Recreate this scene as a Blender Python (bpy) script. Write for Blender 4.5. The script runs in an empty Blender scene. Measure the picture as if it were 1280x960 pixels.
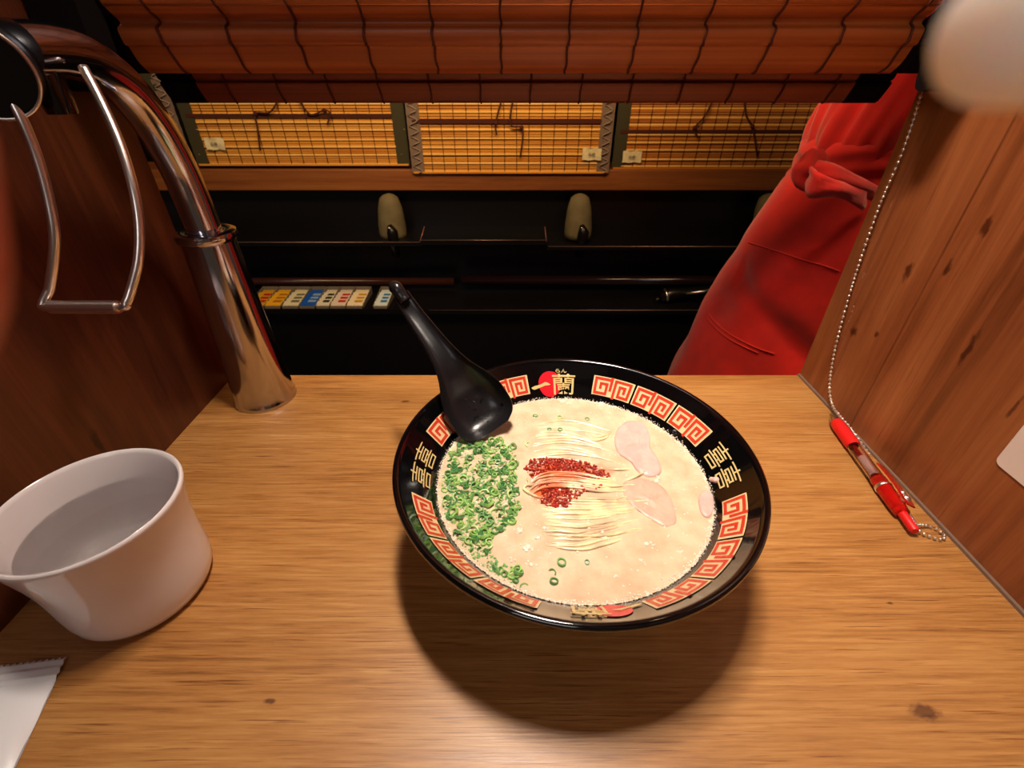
import bpy, bmesh, math, random
from mathutils import Vector, Matrix, noise
rnd = random.Random(7)
PI = math.pi
SC = bpy.context.scene
COL = SC.collection

# ---------------------------------------------------------------- camera
H = 0.27                                   # lens height above the counter (counter top is z = 0)
PITCH = math.atan(393 / 577.0)
FX = 577.0
CP, SP = math.cos(PITCH), math.sin(PITCH)
cd = bpy.data.cameras.new('camera'); cam = bpy.data.objects.new('camera', cd); COL.objects.link(cam)
cam.location = (0, 0, H); cam.rotation_euler = (PI / 2 - PITCH, 0, 0)
cd.sensor_width = 36.0; cd.lens = 36.0 * FX / 1280; cd.clip_start = 0.004; cd.clip_end = 50
cd.dof.use_dof = True; cd.dof.focus_distance = 0.34; cd.dof.aperture_fstop = cd.lens / 1.1
SC.camera = cam
SC.view_settings.view_transform = 'Standard'; SC.view_settings.look = 'None'
SC.view_settings.gamma = 1; SC.view_settings.exposure = 0.0

# ---------------------------------------------------------------- world and lamps
W = bpy.data.worlds.new('world'); SC.world = W; W.use_nodes = True
W.node_tree.nodes['Background'].inputs[0].default_value = (1.0, .70, .50, 1)
W.node_tree.nodes['Background'].inputs[1].default_value = 0.055

def area_lamp(name, loc, target, sx, sy, power, color, spread=180):
    l = bpy.data.lights.new(name, 'AREA'); l.shape = 'RECTANGLE'; l.size = sx; l.size_y = sy
    l.energy = power; l.color = color; l.spread = math.radians(spread)
    o = bpy.data.objects.new(name, l); COL.objects.link(o); o.location = loc
    o.rotation_euler = (Vector(target) - Vector(loc)).to_track_quat('-Z', 'Y').to_euler()
    return o
area_lamp('booth_lamp_light', (.015, .275, .838), (.12, .34, 0), .16, .07, 3.05, (1.0, .86, .73), 84)
area_lamp('room_lamp_light', (-.45, -1.35, 1.02), (.03, .15, 0), .9, .5, 6.0, (1.0, .92, .90))
area_lamp('aisle_lamp_light', (.10, .52, .92), (.25, 1.25, .1), 1.4, .12, 20.0, (1.0, .66, .34))

# ---------------------------------------------------------------- helpers
def ray(u, v):
    a = (u - 640) / FX; b = (480 - v) / FX
    return Vector((a, CP + b * SP, -SP + b * CP))
def pt(u, v, x=None, y=None, z=None):      # where the sight line of a photo point meets a plane of the room
    d = ray(u, v)
    t = x / d.x if x is not None else (y / d.y if y is not None else (z - H) / d.z)
    return Vector((0, 0, H)) + d * t

def tag(o, label=None, cat=None, group=None, kind=None):
    if label: o['label'] = label
    if cat: o['category'] = cat
    if group: o['group'] = group
    if kind: o['kind'] = kind
    return o
def empty(name, loc=(0, 0, 0), label=None, cat=None, group=None):
    o = bpy.data.objects.new(name, None); COL.objects.link(o); o.location = loc; o.empty_display_size = .02
    return tag(o, label, cat, group)
def link(name, me, parent=None, mat=None, smooth=True, origin=None):
    o = bpy.data.objects.new(name, me); COL.objects.link(o)
    if mat: me.materials.append(mat)
    if smooth:
        for p in me.polygons: p.use_smooth = True
    if origin is not None and parent is None:
        me.transform(Matrix.Translation(-Vector(origin))); o.location = origin
    if parent:
        o.parent = parent                 # parts are built in world coordinates: shift the mesh to the parent's frame
        q = parent
        off = Vector((0, 0, 0))
        while q: off += Vector(q.location); q = q.parent
        me.transform(Matrix.Translation(-off))
    return o

class MB:
    def __init__(s): s.v = []; s.f = []; s.m = []; s.mi = 0
    def add(s, vs, fs):
        n = len(s.v); s.v += [tuple(p) for p in vs]; s.f += [tuple(i + n for i in f) for f in fs]; s.m += [s.mi] * len(fs)
    def box(s, a, b):
        x0, y0, z0 = a; x1, y1, z1 = b
        s.add([(x0,y0,z0),(x1,y0,z0),(x1,y1,z0),(x0,y1,z0),(x0,y0,z1),(x1,y0,z1),(x1,y1,z1),(x0,y1,z1)],
              [(0,3,2,1),(4,5,6,7),(0,1,5,4),(1,2,6,5),(2,3,7,6),(3,0,4,7)])
    def tube(s, pts, r, n=8, cap=True, closed=False):
        pts = [Vector(p) for p in pts]; k = len(pts)
        rs = r if isinstance(r, (list, tuple)) else [r] * k
        vs = []; fs = []
        up = Vector((0.13, .21, 1)).normalized(); prev = None
        for i, p in enumerate(pts):
            if closed: t = (pts[(i + 1) % k] - pts[i - 1]).normalized()
            else: t = (pts[min(i + 1, k - 1)] - pts[max(i - 1, 0)]).normalized()
            if prev is None:
                a = t.cross(up)
                if a.length < .1: a = t.cross(Vector((1, 0, 0)))
            else: a = prev - t * prev.dot(t)
            a.normalize(); prev = a; b = t.cross(a)
            for j in range(n):
                an = 2 * PI * j / n
                vs.append(p + (a * math.cos(an) + b * math.sin(an)) * rs[i])
        for i in range(k if closed else k - 1):
            i2 = (i + 1) % k
            for j in range(n):
                fs.append((i*n+j, i*n+(j+1) % n, i2*n+(j+1) % n, i2*n+j))
        if cap and not closed:
            fs.append(tuple(range(n - 1, -1, -1))); fs.append(tuple((k - 1) * n + j for j in range(n)))
        s.add(vs, fs)
    def lathe(s, prof, c=(0, 0, 0), n=64, axis=None, closed=False):
        c = Vector(c); vs = []; fs = []
        M = Matrix.Identity(3) if axis is None else Vector(axis).to_track_quat('Z', 'Y').to_matrix()
        for r, z in prof:
            for j in range(n):
                an = 2 * PI * j / n
                vs.append(c + M @ Vector((r * math.cos(an), r * math.sin(an), z)))
        k = len(prof)
        for i in range(k if closed else k - 1):
            i2 = (i + 1) % k
            for j in range(n):
                fs.append((i*n+j, i*n+(j+1) % n, i2*n+(j+1) % n, i2*n+j))
        s.add(vs, fs)
    def ball(s, c, r, n=6, m=4, sc=(1, 1, 1)):
        vs = []; fs = []
        for i in range(1, m):
            ph = PI * i / m
            for j in range(n):
                an = 2 * PI * j / n
                vs.append((c[0] + r*sc[0]*math.sin(ph)*math.cos(an), c[1] + r*sc[1]*math.sin(ph)*math.sin(an), c[2] + r*sc[2]*math.cos(ph)))
        t = len(vs); vs += [(c[0], c[1], c[2] + r*sc[2]), (c[0], c[1], c[2] - r*sc[2])]
        for i in range(m - 2):
            for j in range(n): fs.append((i*n+j, (i+1)*n+j, (i+1)*n+(j+1) % n, i*n+(j+1) % n))
        for j in range(n): fs.append((t, j, (j+1) % n)); fs.append((t+1, (m-2)*n+(j+1) % n, (m-2)*n+j))
        s.add(vs, fs)
    def grid(s, rows, closed=False):       # rows of points
        n = len(rows[0]); vs = [p for r in rows for p in r]; fs = []
        for i in range(len(rows) - 1):
            for j in range(n if closed else n - 1):
                fs.append((i*n+j, i*n+(j+1) % n, (i+1)*n+(j+1) % n, (i+1)*n+j))
        s.add(vs, fs)
    def mesh(s, name):
        me = bpy.data.meshes.new(name); me.from_pydata(s.v, [], s.f); me.update()
        return me
    def build(s, name, mat, parent=None, smooth=True, origin=None, angle=None, mats=None, bevel=0):
        me = s.mesh(name)
        o = link(name, me, parent, mat, smooth, origin)
        if mats:
            for m in mats: me.materials.append(m)
            for p, i in zip(me.polygons, s.m): p.material_index = i
        if bevel:
            b = o.modifiers.new('bevel', 'BEVEL'); b.width = bevel; b.segments = 2; b.limit_method = 'ANGLE'; b.angle_limit = math.radians(40)
            if smooth: angle = angle or 40
        if angle: me.set_sharp_from_angle(angle=math.radians(angle))
        return o

def smooth_path(ps, n=8, closed=False):    # Catmull-Rom
    ps = [Vector(p) for p in ps]; out = []; k = len(ps)
    rng = range(k) if closed else range(k - 1)
    for i in rng:
        if closed: a, b, c, d = ps[i-1], ps[i], ps[(i+1) % k], ps[(i+2) % k]
        else: a, b, c, d = ps[max(i-1, 0)], ps[i], ps[i+1], ps[min(i+2, k-1)]
        for j in range(n):
            t = j / n
            out.append(.5 * ((2*b) + (c-a)*t + (2*a-5*b+4*c-d)*t*t + (3*b-a-3*c+d)*t**3))
    if not closed: out.append(ps[-1])
    return out

# ---------------------------------------------------------------- materials
def S(c):                                  # sRGB 0-255 to linear
    return tuple(((x/255)/12.92 if x/255 <= .04045 else ((x/255+.055)/1.055)**2.4) for x in c) + (1,)
def mat(name, c, rough=.5, metal=0, spec=.5, sss=0, trans=0, ior=1.45, coat=0, bump=0, bscale=200, var=0, vscale=30, alpha=1, stretch=(1,1,1), emit=0, sheen=0):
    m = bpy.data.materials.new(name); m.use_nodes = True; nt = m.node_tree; b = nt.nodes['Principled BSDF']
    b.inputs['Base Color'].default_value = c; b.inputs['Roughness'].default_value = rough
    b.inputs['Metallic'].default_value = metal; b.inputs['Specular IOR Level'].default_value = spec
    b.inputs['IOR'].default_value = ior; b.inputs['Transmission Weight'].default_value = trans
    b.inputs['Coat Weight'].default_value = coat; b.inputs['Alpha'].default_value = alpha
    if sheen: b.inputs['Sheen Weight'].default_value = sheen
    if sss:
        b.inputs['Subsurface Weight'].default_value = sss; b.inputs['Subsurface Scale'].default_value = .004
        b.inputs['Subsurface Radius'].default_value = (1, .5, .3)
    if emit:
        b.inputs['Emission Color'].default_value = c; b.inputs['Emission Strength'].default_value = emit
    tc = nt.nodes.new('ShaderNodeTexCoord'); mp = nt.nodes.new('ShaderNodeMapping')
    mp.inputs['Scale'].default_value = stretch; nt.links.new(tc.outputs['Object'], mp.inputs[0])
    if bump:
        n = nt.nodes.new('ShaderNodeTexNoise'); n.inputs['Scale'].default_value = bscale; n.inputs['Detail'].default_value = 3
        bp = nt.nodes.new('ShaderNodeBump'); bp.inputs['Strength'].default_value = bump; bp.inputs['Distance'].default_value = .001
        nt.links.new(mp.outputs[0], n.inputs['Vector']); nt.links.new(n.outputs[0], bp.inputs['Height']); nt.links.new(bp.outputs[0], b.inputs['Normal'])
    if var:
        n = nt.nodes.new('ShaderNodeTexNoise'); n.inputs['Scale'].default_value = vscale; n.inputs['Detail'].default_value = 4
        nt.links.new(mp.outputs[0], n.inputs['Vector'])
        mx = nt.nodes.new('ShaderNodeMixRGB'); mx.inputs[1].default_value = tuple(x*(1-var) for x in c[:3]) + (1,)
        mx.inputs[2].default_value = tuple(min(1, x*(1+var)) for x in c[:3]) + (1,)
        cr = nt.nodes.new('ShaderNodeMapRange'); cr.inputs[1].default_value = .35; cr.inputs[2].default_value = .65
        nt.links.new(n.outputs[0], cr.inputs[0]); nt.links.new(cr.outputs[0], mx.inputs[0]); nt.links.new(mx.outputs[0], b.inputs['Base Color'])
    return m

def wood(name, dark, mid, light, axis='x', rough=.42, knots=(), seams=(), scale=1, bump=.25, line=.35, broad=.5, fine=1.):
    """laminate with wood print: grain runs along axis; knots = (across, along, size) spots in object metres"""
    m = bpy.data.materials.new(name); m.use_nodes = True; nt = m.node_tree; N = nt.nodes; L = nt.links
    b = N['Principled BSDF']; b.inputs['Specular IOR Level'].default_value = .5
    tc = N.new('ShaderNodeTexCoord')
    def stretched(s_along, s_across):
        mp = N.new('ShaderNodeMapping'); sc = [s_across] * 3; sc['xyz'.index(axis)] = s_along
        mp.inputs['Scale'].default_value = sc; L.new(tc.outputs['Object'], mp.inputs[0]); return mp
    def tex(mp, det=5, dist=0., rough_=.6):
        n = N.new('ShaderNodeTexNoise'); n.inputs['Scale'].default_value = 1; n.inputs['Detail'].default_value = det
        n.inputs['Distortion'].default_value = dist; n.inputs['Roughness'].default_value = rough_
        L.new(mp.outputs[0], n.inputs['Vector']); return n
    def math_(op, a, bb):
        q = N.new('ShaderNodeMath'); q.operation = op
        for i, v in enumerate((a, bb)):
            if isinstance(v, (int, float)): q.inputs[i].default_value = v
            else: L.new(v, q.inputs[i])
        return q.outputs[0]
    A = tex(stretched(2.2*scale, 22*scale), 6, .8)       # broad figure
    B = tex(stretched(7*scale*fine, 170*scale*fine), 5, .3, .7)     # fine grain
    C = tex(stretched(22*scale, 420*scale*fine), 2, 0)         # pores
    D = tex(stretched(3.5*scale*fine, 90*scale*fine), 6, .6, .7)  # streaks
    f = math_('MULTIPLY', A.outputs[0], broad)
    f = math_('ADD', f, math_('MULTIPLY', D.outputs[0], .30))
    f = math_('ADD', f, math_('MULTIPLY', B.outputs[0], .70 - broad + .02))
    cr = N.new('ShaderNodeValToRGB'); e = cr.color_ramp.elements
    e[0].position = .36; e[0].color = dark; e[1].position = .66; e[1].color = light
    k = cr.color_ramp.elements.new(.49); k.color = mid
    L.new(f, cr.inputs[0])
    mr = N.new('ShaderNodeMapRange'); mr.inputs[1].default_value = .56; mr.inputs[2].default_value = .72
    L.new(C.outputs[0], mr.inputs[0])
    gate = N.new('ShaderNodeMapRange'); gate.inputs[1].default_value = .45; gate.inputs[2].default_value = .62
    L.new(D.outputs[0], gate.inputs[0])
    mx = N.new('ShaderNodeMixRGB'); mx.blend_type = 'MULTIPLY'; mx.inputs[2].default_value = (.45, .30, .2, 1)
    L.new(math_('MULTIPLY', math_('MULTIPLY', mr.outputs[0], gate.outputs[0]), line * 2), mx.inputs[0]); L.new(cr.outputs[0], mx.inputs[1])
    col = mx.outputs[0]
    sep = N.new('ShaderNodeSeparateXYZ'); L.new(tc.outputs['Object'], sep.inputs[0])
    al = sep.outputs['XYZ'.index(axis.upper())]; ac = sep.outputs[1] if axis != 'y' else sep.outputs[0]
    wob = tex(stretched(120, 160), 3, 0)
    spot = None
    for (c0, a0, size, el) in knots:
        dx = math_('DIVIDE', math_('SUBTRACT', ac, c0), size)
        da = math_('DIVIDE', math_('SUBTRACT', al, a0), size * el)
        d = math_('SQRT', math_('ADD', math_('MULTIPLY', dx, dx), math_('MULTIPLY', da, da)), 0)
        d = math_('ADD', d, math_('MULTIPLY', math_('SUBTRACT', wob.outputs[0], .5), 2.4))
        q = N.new('ShaderNodeMapRange'); q.inputs[1].default_value = .55; q.inputs[2].default_value = 1.25
        q.inputs[3].default_value = 1; q.inputs[4].default_value = 0; L.new(d, q.inputs[0])
        spot = q.outputs[0] if spot is None else math_('MAXIMUM', spot, q.outputs[0])
    for s0 in seams:
        d = math_('ABSOLUTE', math_('SUBTRACT', ac, s0), 0)
        q = N.new('ShaderNodeMapRange'); q.inputs[1].default_value = .0003; q.inputs[2].default_value = .0014
        q.inputs[3].default_value = .7; q.inputs[4].default_value = 0; L.new(d, q.inputs[0])
        spot = q.outputs[0] if spot is None else math_('MAXIMUM', spot, q.outputs[0])
    if spot is not None:
        m2 = N.new('ShaderNodeMixRGB'); m2.blend_type = 'MULTIPLY'; m2.inputs[2].default_value = (.22, .13, .10, 1)
        L.new(math_('MULTIPLY', spot, .85), m2.inputs[0]); L.new(col, m2.inputs[1]); col = m2.outputs[0]
    L.new(col, b.inputs['Base Color'])
    rr = N.new('ShaderNodeMapRange'); rr.inputs[3].default_value = rough - .06; rr.inputs[4].default_value = rough + .12
    L.new(B.outputs[0], rr.inputs[0]); L.new(rr.outputs[0], b.inputs['Roughness'])
    bp = N.new('ShaderNodeBump'); bp.inputs['Strength'].default_value = bump; bp.inputs['Distance'].default_value = .0004
    L.new(math_('ADD', B.outputs[0], C.outputs[0]), bp.inputs['Height']); L.new(bp.outputs[0], b.inputs['Normal'])
    return m

M = {}
M['counter'] = wood('counter_wood', S((116, 70, 32)), S((168, 114, 58)), S((198, 147, 84)), 'x', .34,
                    knots=[(.262, .195, .0022, 2.), (.158, .231, .0012, 2), (.105, -.125, .0012, 2.6), (.10, .21, .003, 2.6), (.366, -.105, .0015, 3)], line=1.0, broad=.30, fine=2.6)
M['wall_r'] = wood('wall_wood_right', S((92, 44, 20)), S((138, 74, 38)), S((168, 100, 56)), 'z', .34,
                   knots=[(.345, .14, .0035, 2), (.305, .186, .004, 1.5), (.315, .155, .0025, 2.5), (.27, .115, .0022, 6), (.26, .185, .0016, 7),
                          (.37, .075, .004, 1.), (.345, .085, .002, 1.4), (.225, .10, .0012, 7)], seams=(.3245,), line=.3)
M['wall_l'] = wood('wall_wood_left_shaded', S((46, 18, 10)), S((82, 38, 20)), S((112, 56, 30)), 'z', .36,  # same wood as the right wall, its shade put into the colour
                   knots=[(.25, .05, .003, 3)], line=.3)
M['rail'] = wood('rail_wood', S((92, 46, 16)), S((132, 74, 28)), S((158, 98, 44)), 'x', .5, scale=.5,
                 knots=[(1.43, -.16, .01, 1.5), (1.43, .27, .008, 1.5), (1.43, .62, .006, 2)], line=.3)
M['chrome'] = mat('chrome', S((196, 194, 202)), .12, 1)
M['wire'] = mat('steel_wire', S((232, 222, 216)), .3, 1)
M['dark_plastic'] = mat('black_plastic', S((14, 11, 12)), .3)
M['blk_panel'] = mat('black_panel', S((12, 10, 13)), .35)
M['blk_gloss'] = mat('black_lacquer', S((7, 6, 7)), .09, spec=.6, coat=.6)
M['pipe'] = mat('brown_pipe', S((52, 26, 22)), .25)
M['edge_metal'] = mat('shelf_edge', S((150, 128, 120)), .4, .8)
M['red_cloth'] = mat('red_cloth', S((205, 22, 20)), .85, bump=.5, bscale=900, var=.12, vscale=25, sheen=.3)
M['red_seam'] = mat('red_seam', S((225, 60, 50)), .8)
M['trouser'] = mat('black_cloth', S((22, 20, 24)), .9, bump=.3, bscale=800)
M['skin'] = mat('skin', S((224, 168, 140)), .5, sss=.25, bump=.1, bscale=500)
M['hair'] = mat('black_hair', S((18, 13, 12)), .45)
M['ceramic'] = mat('white_ceramic', S((238, 230, 230)), .12, coat=.3, sss=0, var=.02, vscale=20)
M['water'] = mat('water', (1, 1, 1, 1), .02, trans=1, ior=1.33)
M['paper'] = mat('white_film', S((238, 238, 242)), .28, bump=.25, bscale=120)
M['card'] = mat('white_card', S((226, 208, 196)), .5)
M['cream'] = mat('cream_enamel', S((226, 196, 148)), .25)
M['redink'] = mat('red_enamel', S((196, 58, 38)), .25)
M['logored'] = mat('logo_red_enamel', S((205, 28, 40)), .25)
M['gold'] = mat('gold_enamel', S((206, 180, 120)), .3)
M['spoon'] = mat('black_melamine', S((24, 22, 24)), .27, spec=.5, bump=.04, bscale=300)
M['drop'] = mat('water_drop', (1, 1, 1, 1), .02, trans=1, ior=1.33)
M['meat'] = mat('pork_slice', S((214, 176, 166)), .3, sss=.2, var=.10, vscale=130, bump=.5, bscale=350)
M['meat2'] = mat('pork_slice_pale', S((202, 172, 152)), .3, sss=.2, var=.10, vscale=130, bump=.5, bscale=350)
M['foam'] = mat('broth_foam', S((244, 228, 208)), .06, spec=.8, coat=.8)
M['chili'] = mat('red_chili_paste', S((168, 42, 24)), .22, var=.4, vscale=500, coat=.4)
M['grip'] = mat('red_rubber', S((222, 28, 26)), .4)
M['clear'] = mat('clear_plastic', S((255, 235, 232)), .04, trans=1, ior=1.4)
M['clear_red'] = mat('clear_red_plastic', S((240, 40, 30)), .08, trans=.7, ior=1.45)
M['ink'] = mat('refill_ink', S((150, 20, 25)), .3)
M['white_pl'] = mat('white_plastic', S((235, 220, 215)), .3)
M['tape'] = mat('dark_green_tape', S((58, 54, 30)), .8, bump=.4, bscale=400)
M['tape_dk'] = mat('black_tape', S((16, 9, 8)), .9, spec=.1)
M['tape_grey'] = mat('grey_stitch_tape', S((120, 100, 84)), .7, bump=.5, bscale=400)
M['string'] = mat('dark_string', S((72, 28, 14)), .9)
M['bstring'] = mat('reddish_string', S((84, 34, 20)), .9)
M['tagcloth'] = mat('pale_tag', S((225, 214, 170)), .5, bump=.3, bscale=300, var=.1, vscale=150)
M['foamwrap'] = mat('pale_pipe_wrap', S((112, 102, 72)), .8, var=.15, vscale=30)
M['black_pl'] = mat('aisle_floor', S((20, 16, 16)), .4)
M['lampshade'] = mat('lamp_diffuser', S((255, 236, 210)), .5, emit=3)
M['housing'] = mat('lamp_housing', S((40, 34, 30)), .5)
M['ceil'] = mat('ceiling_paint', S((40, 24, 18)), .8, var=.1)
M['bin'] = mat('grey_card_bin', S((112, 104, 92)), .7)

def bamboo(name, base, alt, sc=1., band=300):
    m = bpy.data.materials.new(name); m.use_nodes = True; nt = m.node_tree; N = nt.nodes; L = nt.links; b = N['Principled BSDF']
    tc = N.new('ShaderNodeTexCoord'); mp = N.new('ShaderNodeMapping'); mp.inputs['Scale'].default_value = (1.5*sc, band, band)
    L.new(tc.outputs['Object'], mp.inputs[0])
    n = N.new('ShaderNodeTexNoise'); n.inputs['Scale'].default_value = 1; n.inputs['Detail'].default_value = 3; L.new(mp.outputs[0], n.inputs['Vector'])
    cr = N.new('ShaderNodeValToRGB'); cr.color_ramp.elements[0].position = .35; cr.color_ramp.elements[1].position = .65
    cr.color_ramp.elements[0].color = base; cr.color_ramp.elements[1].color = alt; L.new(n.outputs[0], cr.inputs[0]); L.new(cr.outputs[0], b.inputs['Base Color'])
    b.inputs['Roughness'].default_value = .45
    return m
M['reed'] = bamboo('reed_sheet', S((148, 66, 20)), S((182, 94, 36)), 2, 260)
M['reed2'] = bamboo('reed_sheet_rear', S((112, 46, 22)), S((136, 60, 30)), 2, 260)
M['slat'] = bamboo('bamboo_slat', S((196, 120, 34)), S((232, 166, 62)), 1.4, 200)
M['slat_hi'] = bamboo('bamboo_slat_pale', S((250, 205, 110)), S((255, 220, 140)), 1.4, 200)
M['slat_gap'] = bamboo('slat_gap_dark', S((110, 56, 18)), S((150, 84, 30)), 1.4, 200)  # colour of the shaded gaps between slats
M['slat2'] = bamboo('bamboo_slat_darker', S((176, 100, 30)), S((210, 134, 50)), 1.4, 200)

# ================================================================= SETTING
XL, XR, YB = -.297, .307, .413
def struct(name, mb, m, **k): return tag(mb.build(name, m, **k), kind='structure')
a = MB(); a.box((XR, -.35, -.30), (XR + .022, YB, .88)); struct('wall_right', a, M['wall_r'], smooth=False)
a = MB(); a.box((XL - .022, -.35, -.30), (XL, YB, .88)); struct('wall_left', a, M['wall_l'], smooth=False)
a = MB(); a.box((XL, -.35, .86), (XR, .47, .88)); struct('ceiling', a, M['ceil'], smooth=False)
a = MB(); a.box((XL, .452, .60), (XR, .47, .86)); struct('wall_header', a, M['ceil'], smooth=False)
a = MB(); a.box((-3, -.8, -.84), (3, 2.6, -.80)); struct('floor', a, M['black_pl'], smooth=False)
a = MB(); a.box((-3, 1.78, -.8), (3, 1.82, 1.35)); struct('wall_far', a, M['blk_panel'], smooth=False)
a = MB(); a.box((-3, .49, 1.30), (3, 1.8, 1.35)); struct('ceiling', a, M['ceil'], smooth=False)
# thin seal along the right wall
a = MB(); a.box((XR - .0022, -.05, 0.0), (XR, YB, .0022))
struct('trim_1', a, mat('grey_seal', S((120, 96, 80)), .5), smooth=False)
# counter
ct = MB(); ct.box((XL, -.06, -.028), (XR, YB, 0))
o = ct.build('counter', M['counter'], smooth=False)
tag(o, 'honey brown wood grain booth counter between the two partitions', 'counter')

# booth ceiling lamp
lt = empty('ceiling_lamp', (.015, .275, .86), 'slim rectangular downlight on the booth ceiling above the bowl', 'lamp')
a = MB(); a.box((-.075, .235, .842), (.105, .315, .86)); a.build('housing', M['housing'], lt, smooth=False)
a = MB(); a.box((-.065, .242, .8395), (.095, .308, .8425)); a.build('diffuser', M['lampshade'], lt, smooth=False)

# ================================================================= OWN BLIND (rolled above the counter's rear edge)
bl = empty('reed_blind', (0, .39, .60), 'rolled reddish brown reed blind hanging over the rear edge of the counter', 'blind')
def sheet(name, prof, x0, x1, m, mt, strings, yoff=.0015, sr=.0012):
    prof = smooth_path([(0, p[0], p[1]) for p in prof], 4)
    rows = []
    for i, p in enumerate(prof):
        rows.append([(x0 + (x1 - x0) * j / 24, p.y, p.z) for j in range(25)])
    mb = MB(); mb.grid(rows); mb.build(name, m, bl)
    for xa, xb in ((x0 - .028, x0), (x1, x1 + .028)):
        mb = MB(); mb.grid([[(xa, p.y - .001, p.z), (xb, p.y - .001, p.z)] for p in prof])
        mb.build('edge_tape', mt, bl)
    for k, x in enumerate(strings):
        mb = MB(); mb.tube([(x + .0004 * math.sin(i * .9 + k), p.y - yoff, p.z) for i, p in enumerate(prof)], sr, 5)
        mb.build('string', M['bstring'], bl)
sheet('front_sheet', [(.385, .56), (.379, .36), (.378, .315), (.381, .3045), (.391, .2965), (.386, .2925), (.3865, .2860), (.3885, .2835), (.3900, .2840), (.3945, .275), (.4005, .2695), (.405, .268), (.409, .275), (.413, .30)],
      -.262, .274, M['reed'], M['tape_dk'], [-.235 + .0455 * i for i in range(12)], sr=.0008)
sheet('rear_sheet', [(.425, .50), (.433, .30), (.437, .268), (.441, .2625), (.439, .2605), (.446, .2500), (.4485, .2480), (.451, .2500), (.452, .28)],
      -.252, .274, M['reed2'], M['tape_dk'], [-.228 + .0405 * i for i in range(13)], sr=.0008)
for xa, xb in ((-.2945, -.264), (.276, .3045)):
    a = MB(); pr_ = smooth_path([(0, .372, .56), (0, .366, .40), (0, .360, .30), (0, .357, .272), (0, .362, .2605), (0, .372, .258), (0, .378, .266), (0, .381, .30), (0, .384, .40), (0, .388, .56)], 5)
    a.grid([[(xa, p.y, p.z) for p in pr_], [(xb, p.y, p.z) for p in pr_]], closed=True); a.add([(xa, p.y, p.z) for p in pr_], [tuple(range(len(pr_)))]); a.add([(xb, p.y, p.z) for p in pr_], [tuple(range(len(pr_)))[::-1]])
    a.build('end_binding', M['tape_dk'], bl, angle=50)
a = MB(); a.box((-.29, .385, .59), (.295, .45, .62)); a.build('head_rail', M['rail'], bl, smooth=False)
# reed ribs on the front sheet: real thin relief
a = MB()
for z, y in ((.3045, .3812), (.2842, .3888)):
    a.tube([(-.262, y, z), (.274, y, z)], .0008, 6)
a.build('reed_rib', M['reed'], bl)

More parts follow.
